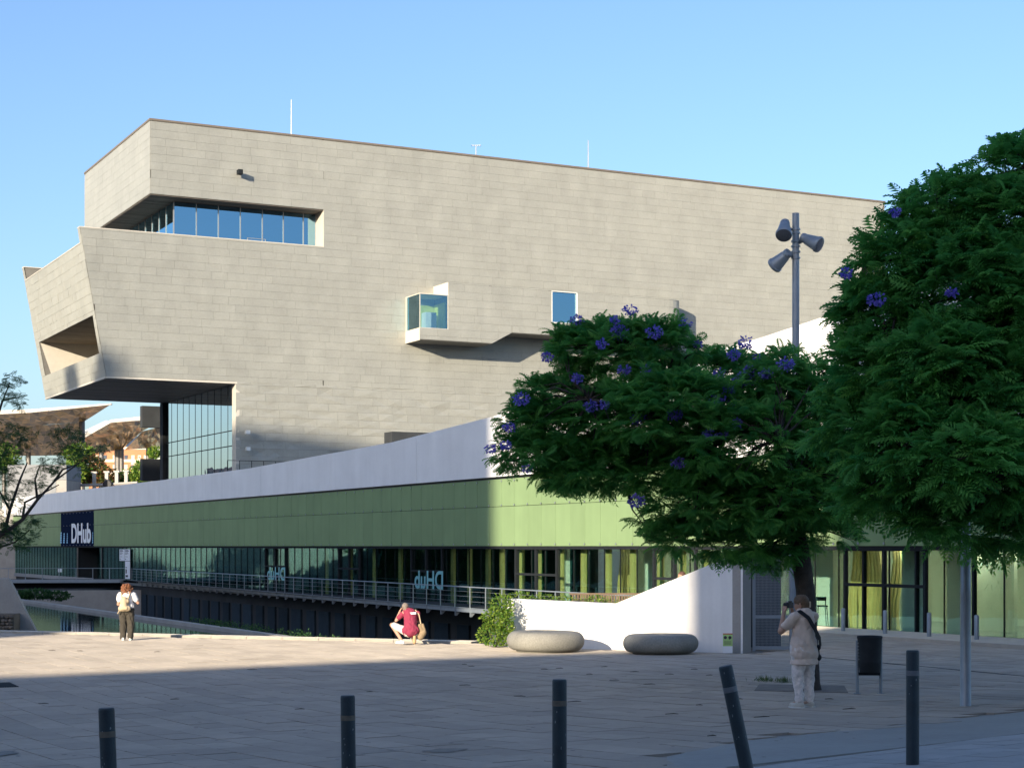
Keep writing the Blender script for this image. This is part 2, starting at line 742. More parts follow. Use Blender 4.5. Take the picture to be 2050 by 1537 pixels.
# pond water and the long ledge that divides it from the sunken court
LG0 = px(640, 1280, 60.0)
LZ = LG0.z
lg = lambda w, n, z: V((LG0.x + S.x * w + FN.x * n, LG0.y + S.y * w + FN.y * n, z))
mb = MB()
mb.prism([lg(-12, 0, LZ), lg(60, 0, LZ), lg(60, .38, LZ), lg(-12, .38, LZ)], (0, 0, -4))
mb.build('pond_ledge', M_conc, label='long grey concrete ledge running diagonally between pond and sunken court', cat='ledge')
m_water = bpy.data.materials.new('pond_water')
m_water.use_nodes = True
b_ = m_water.node_tree.nodes['Principled BSDF']
b_.inputs['Base Color'].default_value = (.010, .028, .026, 1)
b_.inputs['Roughness'].default_value = .04
b_.inputs['IOR'].default_value = 1.33
nt_ = m_water.node_tree
t_ = nt_.nodes.new('ShaderNodeTexNoise')
t_.inputs['Scale'].default_value = 2.2
t_.inputs['Detail'].default_value = 3
c_ = nt_.nodes.new('ShaderNodeTexCoord')
bp_ = nt_.nodes.new('ShaderNodeBump')
bp_.inputs['Strength'].default_value = .05
bp_.inputs['Distance'].default_value = .05
nt_.links.new(c_.outputs['Object'], t_.inputs['Vector'])
nt_.links.new(t_.outputs[0], bp_.inputs['Height'])
nt_.links.new(bp_.outputs[0], b_.inputs['Normal'])
mb = MB()
wz = LZ - .14
mb.poly([(-75, 60, wz), (-3.0, 50.0, wz), (-3.5, 52.5, wz)] + [lg(2, .35, wz), lg(60, .35, wz), (-75, 110, wz)])
mb.build('pond_water', m_water, kind='structure')
# court floor and far bank
mb = MB()
mb.poly([lg(-12, .0, -4.6), lg(75, 0, -4.6), LF(120, -.5, -4.6), LF(-6, -.5, -4.6)])
mb.build('court_floor', M_concdark, kind='structure')
mb = MB()
mb.box((-75, 121, -4.8), (75 - 26, 14, 0), (-.3, .8, 0), (0, 0, 4.1))
mb.build('far_bank_wall', M_conc, kind='structure')

# ------------------------------------------------------------------ museum
MO = px(301, HY, 125.0)
MO.z = 0
MN = -S                                     # out of the museum's front


def MU(t, s, z):
    return V((MO.x + T.x * t + S.x * s, MO.y + T.y * t + S.y * s, z))


def mtz(x, y, s=0.0):
    p = hit(x, y, MU(0, s, 0), MN)
    return ((p - MO).dot(T), p.z)


def msz(x, y, t):
    p = hit(x, y, MU(t, 0, 0), T)
    return ((p - MO).dot(S), p.z)


museum = empty('museum_building', MU(20, 8, 5), 'large grey zinc-clad museum with cantilevered upper volume and recessed ribbon window', 'building')
mus_loggia = sub(museum, 'loggia')
mus_ribbon = sub(museum, 'ribbon_window')
mus_end = sub(museum, 'glazed_end_wall')
mus_oriel = sub(museum, 'oriel_bay')
mus_clad = sub(museum, 'cladding')
zA = mtz(301, 240)[1]                       # roof edge
zB = mtz(301, 388)[1]                       # soffit over the ribbon
zC = mtz(160, 455)[1]                       # parapet under the ribbon
zD = mtz(213, 755)[1]                       # soffit of the cantilever
DEP = 20.4
tR = mtz(648, 420)[0]                       # right end of the ribbon
tG = mtz(472, 768)[0]                       # left end of the base block
tEndT, _ = mtz(1770, 403)
tEndB, zEndB = mtz(1690, 640)
slope_end = (tEndT - tEndB) / (zA - zEndB)
tEnd = lambda z: tEndT - (zA - z) * slope_end
tL1, tL0 = mtz(160, 455)[0], mtz(213, 755)[0]
tLf = lambda z: tL0 + (tL1 - tL0) * (z - zD) / (zC - zD)
zBase = 5.5
panels = []                                 # (front polygon points, normal, tone)


def field(o, U, W, N, poly, h=.585, lens=(1.2, 1.7, 2.3), seed=1, v0=0.0, gap=.0052, rough=.0035, dent=.009):
    """courses of sheet panels over a convex outline in (u, v)"""
    rd = random.Random(seed)
    us = [p[0] for p in poly]
    vs = [p[1] for p in poly]
    k0 = int(math.floor((min(vs) - v0) / h)) - 1
    k1 = int(math.ceil((max(vs) - v0) / h)) + 1
    for k in range(k0, k1):
        a, b = v0 + k * h + gap, v0 + (k + 1) * h - gap
        u = min(us) - rd.uniform(0, 3)
        while u < max(us):
            L = rd.choice(lens)
            q = clip([(u + gap, a), (u + L - gap, a), (u + L - gap, b), (u + gap, b)], poly)
            u += L
            if len(q) < 3 or area2(q) < .03:
                continue
            panels.append(([o + U * x + W * y + N * (.035 + rd.uniform(-rough, rough)) for x, y in q], N, rd.random(), rd.uniform(-dent, dent)))


o0 = MU(0, 0, 0)
f2 = lambda t, z: (t, z)
field(o0, T, UP, MN, [f2(0, zB + .02), f2(tR, zB + .02), f2(tR, zA - .05), f2(0, zA - .05)], seed=1)
field(o0, T, UP, MN, [f2(tL0, zD + .1), f2(tR, zD + .1), f2(tR, zC), f2(tL1, zC)], seed=2)
field(o0, T, UP, MN, [f2(tR, zD + .1), f2(tEnd(zD + .1), zD + .1), f2(tEnd(zA - .05), zA - .05), f2(tR, zA - .05)], seed=3)
field(o0, T, UP, MN, [f2(tG, zBase), f2(tEnd(zBase), zBase), f2(tEnd(zD + .1), zD + .1), f2(tG, zD + .1)], seed=4, rough=.016, dent=.05)  # stronger buckling stands in for light rippling off the bay glass
# left side of the top box
field(MU(0, 0, 0), S, UP, -T, [(0, zB + .02), (DEP, zB + .02), (DEP, zA - .05), (0, zA - .05)], seed=5)
# leaning left side of the cantilever
sl = MU(tL1, 0, zC) - MU(tL0, 0, zD)
LW = sl.normalized()
LN = S.cross(LW)
if LN.dot(T) > 0:
    LN = -LN
Llen = sl.length
Lo = MU(tL0, 0, zD)


def lsv(x, y):
    p = hit(x, y, Lo, LN) - Lo
    return (p.dot(S), p.dot(LW))


hole = [lsv(80, 685), lsv(187, 630), lsv(198, 705), lsv(90, 755)]
hs0, hs1 = (hole[1][0] + hole[2][0]) / 2, (hole[0][0] + hole[3][0]) / 2
hv1, hv0 = (hole[0][1] + hole[1][1]) / 2, (hole[2][1] + hole[3][1]) / 2
LT = Llen - 1.05
EW = .65
for k, pl in enumerate([[(0, .1), (DEP, .1), (DEP, hv0), (0, hv0)], [(0, hv0), (hs0, hv0), (hs0, hv1), (0, hv1)], [(hs1, hv0), (DEP, hv0), (DEP, hv1), (hs1, hv1)],
                        [(0, hv1), (DEP, hv1), (DEP, LT), (0, LT)], [(0, LT), (EW, LT), (EW, Llen), (0, Llen)], [(DEP - EW, LT), (DEP, LT), (DEP, Llen), (DEP - EW, Llen)]]):
    field(Lo, S, LW, LN, pl, seed=20 + k, h=.6, rough=.012)
# tall right end, back of the bay's far side
field(MU(tEndT, 0, 0), S, UP, T, [(0, zA - 9), (DEP, zA - 9), (DEP, zA - .05), (0, zA - .05)], seed=31)

# backing shells
mb = MB()
mb.prism([MU(.03, .03, zB), MU(tEndT - .1, .03, zB), MU(tEndT - .1, DEP, zB), MU(.03, DEP, zB)], (0, 0, zA - zB - .06))
up_shell = mb.build('upper_shell', M_zincdark, museum)
mb = MB()
e = .03
mb.prism([MU(tR + .1, e, zD + .02), MU(tEnd(zD) - .1, e, zD + .02), MU(tEnd(zB) - .1, e, zB - .01), MU(tR + .1, e, zB - .01)], S * (DEP - e))
mb.prism([MU(tG + .25, e, zBase - 3), MU(tEnd(zBase) - .1, e, zBase - 3), MU(tEnd(zD) - .1, e, zD), MU(tG + .25, e, zD)], S * (DEP - e))
mb.build('main_shell', M_zincdark, museum)
# cantilever: floor slab, front wall, back wall, leaning left wall round the loggia
mb = MB()
fl = [MU(tL0 + .05, e, zD + .05), MU(tR + .1, e, zD + .05), MU(tR + .1, e, zC - 1.1), MU(tLf(zC - 1.1) + 4.5, e, zC - 1.1), MU(tLf(zD) + 4.5, e, zD + .6), MU(tL0 + .05, e, zD + .6)]
mb.prism([MU(tL0 + 11, e, zD + .06), MU(tR + .1, e, zD + .06), MU(tR + .1, e, zC - 1.1), MU(tL0 + 11, e, zC - 1.1)], S * (DEP - 2 * e))
for s0 in (e, DEP - EW):
    mb.prism([MU(tL0 + .06, s0, zD + .05), MU(tR + .1, s0, zD + .05), MU(tR + .1, s0, zC - .04), MU(tL1 + .06, s0, zC - .04)], S * (EW - e))
lw = lambda s, v, d: Lo + S * s + LW * v - LN * d
for (s0, s1, v0_, v1_) in [(EW, DEP - EW, .05, hv0 - .01), (EW, DEP - EW, hv1 + .01, LT - .03), (EW, hs0 - .01, hv0, hv1), (hs1 + .01, DEP - EW, hv0, hv1)]:
    mb.prism([lw(s0, v0_, .03), lw(s1, v0_, .03), lw(s1, v1_, .03), lw(s0, v1_, .03)], -LN * .5)
mb.build('cantilever_shell', M_zincdark, museum)
# coping lines
mb = MB()
mb.box(MU(-.08, -.1, zA - .05), T * (tEndT + .16), S * .5, UP * .15)
mb.box(MU(-.08, .4, zA - .05), T * .5, S * (DEP - .4), UP * .15)
mb.build('roof_coping', M_coping, museum)
mb = MB()
mb.box(MU(tL1 - .05, -.06, zC), T * (tR - tL1 + .05), S * (EW + .06), UP * .07)
mb.prism([lw(EW, LT, -.05), lw(DEP - EW, LT, -.05), lw(DEP - EW, LT, .6), lw(EW, LT, .6)], LW * .07)
mb.box(MU(tL1 - .05, DEP - EW, zC), T * 6, S * EW, UP * .07)
mb.build('parapet_coping', M_trim, museum)
# reveal round the ribbon's right end and the soffits
mb = MB()
mb.box(MU(tR - .02, .0, zC - 1.0), T * .14, S * 1.9, UP * (zB - zC + 1.0))
mb.build('ribbon_reveal', M_trim, museum)


def boards(name, z, t0f, t1, s0, s1, wd, m, parent, dz=.04, seed=4):
    """soffit of narrow boards along the front, joined as one part"""
    rd = random.Random(seed)
    b = MB()
    s = s0
    while s < s1 - .01:
        e2 = min(s + wd, s1) - .03
        t0 = t0f if not callable(t0f) else t0f(z)
        b.tn = rd.random()
        k = rd.uniform(0, .02)
        b.prism([MU(t0, s, z - k), MU(t1, s, z - k), MU(t1, e2, z - k), MU(t0, e2, z - k)], (0, 0, dz))
        s += wd
    return b.build(name, m, parent, kind='stuff')


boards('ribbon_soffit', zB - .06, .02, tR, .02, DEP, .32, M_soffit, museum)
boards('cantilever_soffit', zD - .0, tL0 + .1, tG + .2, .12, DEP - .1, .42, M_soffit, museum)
mb = MB()
mb.prism([MU(tL0 - .02, -.06, zD - .06), MU(tG + .1, -.06, zD - .06), MU(tG + .1, .1, zD - .06), MU(tL0 - .02, .1, zD - .06)], (0, 0, .14))
mb.prism([MU(tL0 - .06, .1, zD - .06), MU(tL0 + .1, .1, zD - .06), MU(tL0 + .1, DEP, zD - .06), MU(tL0 - .06, DEP, zD - .06)], (0, 0, .14))
mb.build('soffit_edge', M_trim, museum)
# loggia in the leaning side: slatted ceiling, side wall, floor, back
lb = 10.6
mb = MB()
rd = random.Random(9)
s = hs0
top_l = lambda s_: lw(s_, hv1 + .02, .5)
while s < hs1:
    mb.tn = rd.random()
    p = lw(s, hv1, .04)
    mb.box(p, S * .20, T * lb, UP * .10)
    s += .42
mb.build('loggia_ceiling_slats', M_wood, mus_loggia, kind='stuff')
mb = MB()
pa, pb_ = lw(hs0, hv1, .04), lw(hs1, hv1, .04)
za, zb_ = pa.z + .12, lw(hs0, hv0, 0).z - .1
mb.poly([V((pa.x, pa.y, za)), V((pb_.x, pb_.y, za)), V((pb_.x, pb_.y, za)) + T * lb, V((pa.x, pa.y, za)) + T * lb])
mb.build('loggia_ceiling', M_soffit, mus_loggia)
mb = MB()
mb.box(MU(tL0 + .1, EW + .01, za + .03), T * 10.85, S * (DEP - 2 * EW - .02), UP * (zC - 1.1 - za - .03))
mb.build('terrace_slab', M_zincdark, mus_loggia)
mb = MB()
mb.box(MU(tL0 + .62, EW + .01, zD + .06), T * 10.3, S * (DEP - 2 * EW - .02), UP * (zb_ - .12 - zD - .06))
mb.build('floor_slab', M_zincdark, mus_loggia)
for pp, ex in ((pb_, S * .1), (pa, S * -.1)):
    mb = MB()
    mb.prism([V((pp.x, pp.y, za)) + LW * 0, V((pp.x, pp.y, za)) + T * lb, V((pp.x, pp.y, zb_)) + T * lb, V((pp.x, pp.y, zb_)) + T * 1.0], ex)
    mb.build('loggia_side_wall', M_trim, mus_loggia)
mb = MB()
mb.prism([V((pa.x, pa.y, zb_)) + T * .6, V((pb_.x, pb_.y, zb_)) + T * .6, V((pb_.x, pb_.y, zb_)) + T * lb, V((pa.x, pa.y, zb_)) + T * lb], (0, 0, -.1))
mb.build('loggia_floor', M_conc, mus_loggia)
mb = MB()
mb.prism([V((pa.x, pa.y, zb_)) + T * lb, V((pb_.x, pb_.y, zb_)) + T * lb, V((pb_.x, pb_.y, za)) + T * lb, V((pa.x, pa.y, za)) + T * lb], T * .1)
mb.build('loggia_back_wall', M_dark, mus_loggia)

# ribbon window
tW, sW = 2.2, 1.7
zF = zC - 1.05
cols = [348, 393, 437, 481, 525, 567, 607, 641]
tc_ = [tW] + [hit(x, 440, MU(0, sW, 0), MN) for x in cols[1:]]
tc_ = [tW] + [(p - MO).dot(T) for p in tc_[1:]]
tc_[-1] = tR - .03
for a, b in zip(tc_, tc_[1:]):
    mb = MB()
    mb.box(MU(a + .03, sW, zF), T * (b - a - .06), S * .03, UP * (zB - zF - .1))
    mb.build('window_pane', G_ribbon, mus_ribbon)
for k, a in enumerate(tc_):
    mb = MB()
    mb.box(MU(a - .035, sW - .05, zF), T * .07, S * .14, UP * (zB - zF - .07))
    mb.build('mullion', M_alu, mus_ribbon)
ns = 8
sp = (DEP - 3 - sW) / ns
for k in range(ns):
    mb = MB()
    mb.box(MU(tW, sW + .12 + k * sp, zF), S * (sp - .1), T * .03, UP * (zB - zF - .1))
    mb.build('window_pane', G_ribbon, mus_ribbon)
    mb = MB()
    mb.box(MU(tW - .05, sW + .06 + (k + 1) * sp - .05, zF), S * .09, T * .14, UP * (zB - zF - .07))
    mb.build('mullion', M_alu, mus_ribbon)
mb = MB()
mb.box(MU(tW + .3, sW + .3, zF - .1), T * (tR - tW - .3), S * 14, UP * .1)
mb.build('gallery_floor', M_infloor, mus_ribbon)
mb = MB()
mb.box(MU(tW + .4, 8, zF), T * (tR - tW - .6), S * .2, UP * (zB - zF - .1))
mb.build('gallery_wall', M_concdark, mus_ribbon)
for (a, w_, h_) in ((9.6, 1.3, 1.9), (13.2, 1.1, 1.7)):
    mb = MB()
    mb.box(MU(a, 3.4, zF), T * w_, S * .4, UP * h_)
    mb.build('display_panel', M_inwhite, mus_ribbon)
mb = MB()
mb.box(MU(tL1 + .9, .75, zC - .1), T * (tR - tL1 - 1.2), S * .02, UP * .32)
mb.build('balustrade_glass', G_rail, mus_ribbon)
mb = MB()
mb.box(MU(7.6, 1.0, zF), T * .05, S * .05, UP * 1.5)
mb.box(MU(9.0, 1.0, zF), T * .05, S * .05, UP * 1.45)
mb.box(MU(7.6, 1.0, zF + 1.45), T * 1.45, S * .05, UP * .04)
mb.build('terrace_handrail', M_alu, mus_ribbon)

# glazed end wall under the cantilever
tg = tG + .22
sA, sB = .9, 19.6
nc = 11
zr = [zBase, msz(329, 915, tg)[1], msz(329, 888, tg)[1], zD - .02]
ss = [sA + (sB - sA) * k / nc for k in range(nc + 1)]
for a, b in zip(ss, ss[1:]):
    for z0, z1 in zip(zr, zr[1:]):
        mb = MB()
        mb.box(MU(tg, a + .02, z0 + .02), S * (b - a - .04), T * .03, UP * (z1 - z0 - .04))
        mb.build('glass_pane', G_side, mus_end)
for a in ss:
    mb = MB()
    mb.box(MU(tg - .02, a - .015, zBase), S * .03, T * .08, UP * (zD - zBase - .03))
    mb.build('mullion', M_dark, mus_end)
for z in zr[1:3]:
    mb = MB()
    mb.box(MU(tg - .04, sA, z - .03), S * (sB - sA), T * .12, UP * .06)
    mb.build('transom', M_dark, mus_end)
mb = MB()
mb.box(MU(tG - .02, -.03, zBase), S * .85, T * .3, UP * (zD - zBase + .08))
mb.build('end_reveal', M_trim, mus_end)
mb = MB()
mb.box(MU(tg - .25, 19.7, zBase), S * .9, T * .5, UP * (zD - zBase))
mb.build('corner_post', M_concdark, mus_end)
for (x0, x1, y0, y1, s_) in ((285, 324, 812, 856, 31), (285, 324, 918, 962, 31)):
    p0, p1 = mtz(x0, y0, s_), mtz(x1, y1, s_)
    mb = MB()
    mb.box(MU(p0[0], s_, p1[1]), T * (p1[0] - p0[0]), S * .8, UP * (p0[1] - p1[1]))
    mb.build('service_box', M_concdark, museum)

# oriel bay on the front
sb = -2.7
bt = lambda x, y: mtz(x, y, sb)
tb0, tb1 = bt(840, 620)[0], bt(897, 620)[0]
tb9 = bt(1340, 640)[0]
zg1, zg0 = bt(840, 588)[1], bt(840, 655)[1]
zbt = bt(897, 565)[1]
zb0 = bt(840, 680)[1]
tk1, tk2 = bt(985, 690)[0], bt(1025, 667)[0]
zk2 = bt(1025, 667)[1]
tw0, tw1 = bt(1104, 610)[0], bt(1156, 610)[0]
zw1, zw0 = bt(1104, 582)[1], bt(1104, 646)[1]
bo = MU(0, sb, 0)
fk = dict(lens=(1.2, 1.7, 2.3), rough=.005)
field(bo, T, UP, MN, [f2(tb0, zb0 + .05), f2(tb1, zb0 + .05), f2(tb1, zg0 - .03), f2(tb0, zg0 - .03)], seed=41, **fk)
field(bo, T, UP, MN, [f2(tb1, zb0 + .05), f2(tk1, zb0 + .05), f2(tk1, zbt), f2(tb1, zbt)], seed=42, **fk)
field(bo, T, UP, MN, [f2(tk1, zb0 + .05), f2(tk2, zk2 + .05), f2(tk2, zbt), f2(tk1, zbt)], seed=43, **fk)
field(bo, T, UP, MN, [f2(tk2, zk2 + .05), f2(tw0, zk2 + .05), f2(tw0, zbt), f2(tk2, zbt)], seed=44, **fk)
field(bo, T, UP, MN, [f2(tw0, zk2 + .05), f2(tw1, zk2 + .05), f2(tw1, zw0), f2(tw0, zw0)], seed=45, **fk)
field(bo, T, UP, MN, [f2(tw0, zw1), f2(tw1, zw1), f2(tw1, zbt), f2(tw0, zbt)], seed=46, **fk)
field(bo, T, UP, MN, [f2(tw1, zk2 + .05), f2(tb9, zk2 + .05), f2(tb9, zbt), f2(tw1, zbt)], seed=47, **fk)
mb = MB()
q = .05
mb.prism([MU(tb1 + .03, sb + q, zb0), MU(tk1, sb + q, zb0), MU(tk2, sb + q, zk2), MU(tw0, sb + q, zk2), MU(tw0, sb + q, zbt - .03), MU(tb1 + .03, sb + q, zbt - .03)], S * (-sb - .02))
mb.prism([MU(tw1, sb + q, zk2), MU(tb9, sb + q, zk2), MU(tb9, sb + q, zbt - .03), MU(tw1, sb + q, zbt - .03)], S * (-sb - .02))
mb.prism([MU(tw0, sb + q, zk2), MU(tw1, sb + q, zk2), MU(tw1, sb + q, zw0), MU(tw0, sb + q, zw0)], S * (-sb - .02))
mb.prism([MU(tw0, sb + q, zw1), MU(tw1, sb + q, zw1), MU(tw1, sb + q, zbt - .03), MU(tw0, sb + q, zbt - .03)], S * (-sb - .02))
mb.prism([MU(tb0 + .03, sb + q, zb0), MU(tb1 + .03, sb + q, zb0), MU(tb1 + .03, sb + q, zg0 - .06), MU(tb0 + .03, sb + q, zg0 - .06)], S * (-sb - .02))
bay = mb.build('oriel_shell', M_zincdark, mus_oriel)
mb = MB()
mb.box(MU(tb0 - .02, sb - .02, zb0 - .02), S * (-sb), T * .05, UP * (zg0 - zb0))
mb.box(MU(tb1 - .02, sb - .02, zg1 + .05), S * (-sb), T * .05, UP * (zbt - zg1 - .05))
mb.box(MU(tb0 - .02, sb - .04, zg1), S * (-sb), T * (tb1 - tb0 + .06), UP * .06)
mb.build('oriel_side_sheet', mat('pale_sheet', (.68, .62, .52), rough=.5, var=.04), mus_oriel)
# rounded right end
mb = MB()
rr = 1.7
nk = 7
for k in range(nk):
    a0, a1 = math.pi / 2 * k / nk, math.pi / 2 * (k + 1) / nk
    P = lambda a, z: MU(tb9 + rr * math.sin(a), sb + rr - rr * math.cos(a) - .035, z)
    zz = zk2
    while zz < zbt - .05:
        z2 = min(zz + .585, zbt)
        mb.tn = rd.random()
        mb.poly([P(a0, zz + .01), P(a1, zz + .01), P(a1, z2 - .01), P(a0, z2 - .01)])
        zz = z2
mb.box(MU(tb9 + rr + .03, sb + rr - .035, zk2), S * (-sb - rr), T * -.1, UP * (zbt - zk2))
mb.build('oriel_round_end', M_zinc, mus_oriel)
mb = MB()
mb.prism([MU(tb9 + rr * math.sin(math.pi / 2 * k / nk), sb + rr - rr * math.cos(math.pi / 2 * k / nk), zk2 + .02) for k in range(nk + 1)] + [MU(tb9 + rr, -.02, zk2 + .02), MU(tb9, -.02, zk2 + .02)], UP * (zbt - zk2 - .06))
mb.build('oriel_end_core', M_zincdark, mus_oriel)
# corner window of the bay: front pane, side pane, frame, room behind
for (a, ax, b_) in ((MU(tb0 + .05, sb, zg0), T, tb1 - tb0 - .1), (MU(tb0, sb + .05, zg0), S, -sb - .3)):
    mb = MB()
    nn = S if ax is T else T
    mb.box(a, ax * b_, nn * .03, UP * (zg1 - zg0))
    mb.build('window_pane', G_bay, mus_oriel)
mb = MB()
mb.box(MU(tb0, sb - .02, zg0), T * .05, S * .05, UP * (zg1 - zg0))
mb.box(MU(tb1 - .05, sb - .02, zg0), T * .08, S * .08, UP * (zg1 - zg0))
mb.box(MU(tb0, -.32, zg0), T * .05, S * .3, UP * (zg1 - zg0))
mb.box(MU(tb0 - .01, sb - .03, zg0 - .06), T * (tb1 - tb0 + .05), S * .1, UP * .06)
mb.build('window_frame', M_trim, mus_oriel)
mb = MB()
mb.box(MU(tb0 + .1, -.25, zg0), T * (tb1 - tb0 + 1.5), S * .2, UP * (zg1 - zg0 - .5))
mb.build('room_wall', mat('lime_wall', (.62, .66, .12), rough=.6), mus_oriel)
mb = MB()
mb.box(MU(tb1 - .08, sb + .35, zg0), T * .06, S * (-sb - .7), UP * (zg1 - zg0 - .45))
mb.build('room_wall', MATS['lime_wall'], mus_oriel)
mb = MB()
mb.box(MU(tb0 + 1.0, -1.6, zg0), T * .9, S * .8, UP * 1.35)
mb.build('room_block', M_inwhite, mus_oriel)
# second bay window
mb = MB()
mb.box(MU(tw0 + .04, sb + .12, zw0 + .04), T * (tw1 - tw0 - .08), S * .03, UP * (zw1 - zw0 - .08))
mb.build('window_pane', G_ribbon, mus_oriel)
mb = MB()
for a, w_, z0, z1 in ((tw0, .06, zw0, zw1), (tw1 - .06, .06, zw0, zw1), (tw0, tw1 - tw0, zw0, zw0 + .06), (tw0, tw1 - tw0, zw1 - .06, zw1)):
    mb.box(MU(a, sb - .05, z0), T * w_, S * .2, UP * (z1 - z0))
mb.build('window_frame', M_inwhite, mus_oriel)
mb = MB()
mb.box(MU(tw0, -.4, zw0), T * (tw1 - tw0), S * .1, UP * (zw1 - zw0))
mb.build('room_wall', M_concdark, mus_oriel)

# place the cladding: the 300 largest panels singly, the rest as one part
panels.sort(key=lambda p: proj_area(p[0]) if in_view(p[0][0], 5) else 0, reverse=True)


def panel_into(mb, p):
    mb.tn = p[2]
    pts, nrm, n_ = p[0], p[1], len(p[0])
    c = sum(pts, V((0, 0, 0))) / n_ + nrm * p[3]        # slightly buckled sheet: a raised or sunk middle
    back = [q - nrm * .03 for q in pts]
    flip = (pts[1] - pts[0]).cross(pts[2] - pts[1]).dot(nrm) < 0
    fs = []
    for i in range(n_):
        j = (i + 1) % n_
        fs += [(i, j, n_), (i, n_ + 1 + i, n_ + 1 + j, j)]
    mb.add(list(pts) + [c] + back, [tuple(reversed(f)) for f in fs] if flip else fs)


for p in panels[:292]:
    mb = MB()
    panel_into(mb, p)
    mb.build('zinc_panel', M_zinc, mus_clad)
mb = MB()
for p in panels[292:]:
    panel_into(mb, p)
mb.build('zinc_cladding', M_zinc, mus_clad, kind='stuff')
mb = MB()
mb.prism([MU(.4, .4, zA - .25), MU(tEndT - .4, .4, zA - .25), MU(tEndT - .4, DEP - .2, zA - .25), MU(.4, DEP - .2, zA - .25)], (0, 0, .15))
mb.build('roof', M_conc, museum)

# small fittings on the museum
def fitting(name, x, y, size, m, label, cat, out=.35):
    t_, z_ = mtz(x, y)
    b = MB()
    b.box(MU(t_ - size / 2, -out - size, z_ - size / 2), T * size, S * size * 1.4, UP * size)
    b.box(MU(t_ - size * .12, -out, z_ - size * .12), T * size * .24, S * (out), UP * size * .24)
    return b.build(name, m, label=label, cat=cat)


fitting('wall_floodlight', 475, 348, .34, M_dark, 'small dark floodlight box high on the museum wall above the ribbon window', 'floodlight', .5)
fitting('security_camera', 490, 866, .28, M_inwhite, 'white security camera on museum wall beside the glazed recess', 'camera', .6)
fitting('security_camera', 492, 899, .26, M_inwhite, 'lower white camera on the shaded foot of the museum wall', 'camera', .45)


def antenna(x, y0, y1, t_off, label, arms=()):
    t_, _ = mtz(x, y1)
    base = MU(t_, 1.2, zA - .11)
    d = base.y
    ztop = EYE - (y0 - HY) / FPX * d
    b = MB()
    b.tube([base, V((base.x, base.y, base.z + (ztop - base.z) * .55)), V((base.x, base.y, ztop))], [.055, .045, .03], 6)
    b.cbox(base + UP * .06, (.3, .3, .12))
    for h, L in arms:
        b.box(V((base.x - L / 2, base.y, ztop - h)), (L, 0, 0), (0, .05, 0), (0, 0, .05))
        for k in range(5):
            b.box(V((base.x - L / 2 + L * k / 4, base.y - .3, ztop - h)), (.03, 0, 0), (0, .6, 0), (0, 0, .03))
    b.build('antenna', M_alu, label=label, cat='antenna')


antenna(594, 200, 268, 0, 'tall thin lightning rod on the roof above the ribbon window')
antenna(966, 290, 308, 0, 'small television aerial with crossbars on the museum roof', arms=((.08, .7),))
antenna(1192, 281, 336, 0, 'thin lightning rod on the roof behind the oriel window')
# ------------------------------------------------------------------ long low building
low = empty('low_building', LF(20, -4, 0), 'long low building with white parapet, green panel band and glass ground floor', 'building')
low_par, low_grn, low_glz, low_lob = [sub(low, n_) for n_ in ('parapet', 'green_band', 'glazing', 'lobby')]
GT, GM, GBt = EYE + 3.02, EYE + 1.78, EYE
WL, WRr = wx(14), -42.0
FLZ = -.16
# parapet profile
prof = []
for x, y in ((98, 988), (330, 960), (500, 937), (785, 885), (985, 834), (1530, 674), (1676, 625)):
    p = hit(x, y, LF(0, .3, 0), FN)
    prof.append(((p - LF(0, .3, 0)).dot(S), p.z))
prof.sort()
sl_ = (prof[1][1] - prof[0][1]) / (prof[1][0] - prof[0][0])
prof.insert(0, (WRr, prof[0][1] + sl_ * (WRr - prof[0][0])))
prof.append((WL + 4, prof[-1][1]))
cuts = [wx(x) for x in (125, 248, 327, 420, 531, 671, 845)]
step = 10.55
while cuts[0] + step < WL:
    cuts.insert(0, cuts[0] + step)
cuts.insert(0, WL + .2)
c = cuts[-1]
while c - step > WRr:
    c -= step
    cuts.append(c)
cuts.append(WRr)
PB = EYE + 3.12
for a, b in zip(cuts, cuts[1:]):
    ws = sorted({b + .018, a - .018} | {p[0] for p in prof if b < p[0] < a})
    top = [LF(w, .3, interp(prof, w)) for w in ws]
    mb = MB()
    mb.prism([LF(ws[0], .3, PB), LF(ws[-1], .3, PB)] + top[::-1], -FN * .9)
    mb.build('parapet_panel', M_white, low_par)
mb = MB()
mb.box(LF(WRr, .12, GT - .02), S * (WL - WRr), -FN * .5, UP * .14)
mb.build('shadow_gap', M_black, low)
mb = MB()
mb.prism([LF(WRr, -.6, PB), LF(WL, -.6, PB), LF(WL, -24, PB), LF(WRr, -24, PB)], (0, 0, .6))
mb.build('roof', M_conc, low)
# green panels
PWD = 1.27
w_phase = wx(1012)
k0 = int(math.floor((WRr - w_phase) / PWD)) + 1
k1 = int(math.floor((WL - w_phase) / PWD))
wb0, wb1 = wx(193), wx(122)
rg = random.Random(5)
for k in range(k0, k1):
    a, b = w_phase + k * PWD, w_phase + (k + 1) * PWD
    if a > wb0 - .3 and b < wb1 + .3:
        continue
    for z0, z1 in ((GBt, GM), (GM, GT)):
        mb = MB()
        mb.tn = rg.random()
        jit = rg.uniform(-.004, .004)
        mb.box(LF(a + .008, .18 + jit, z0 + .01), S * (b - a - .016), -FN * .03, UP * (z1 - z0 - .02))
        mb.build('green_panel', M_green, low_grn)
mb = MB()
for k in range(k0, k1):
    for z in (GBt + .09, GM + .06, GT - .1):
        c = LF(w_phase + k * PWD, .205, z)
        mb.box(c - S * .035 - UP * .035, S * .07, FN * .02, UP * .07)
mb.build('panel_fixings', M_steel, low_grn, kind='stuff')
mb = MB()
mb.box(LF(WRr, .12, GBt - .12), S * (WL - WRr), -FN * .30, UP * (GT - GBt + .1))
mb.build('panel_backing', M_dark, low_grn)
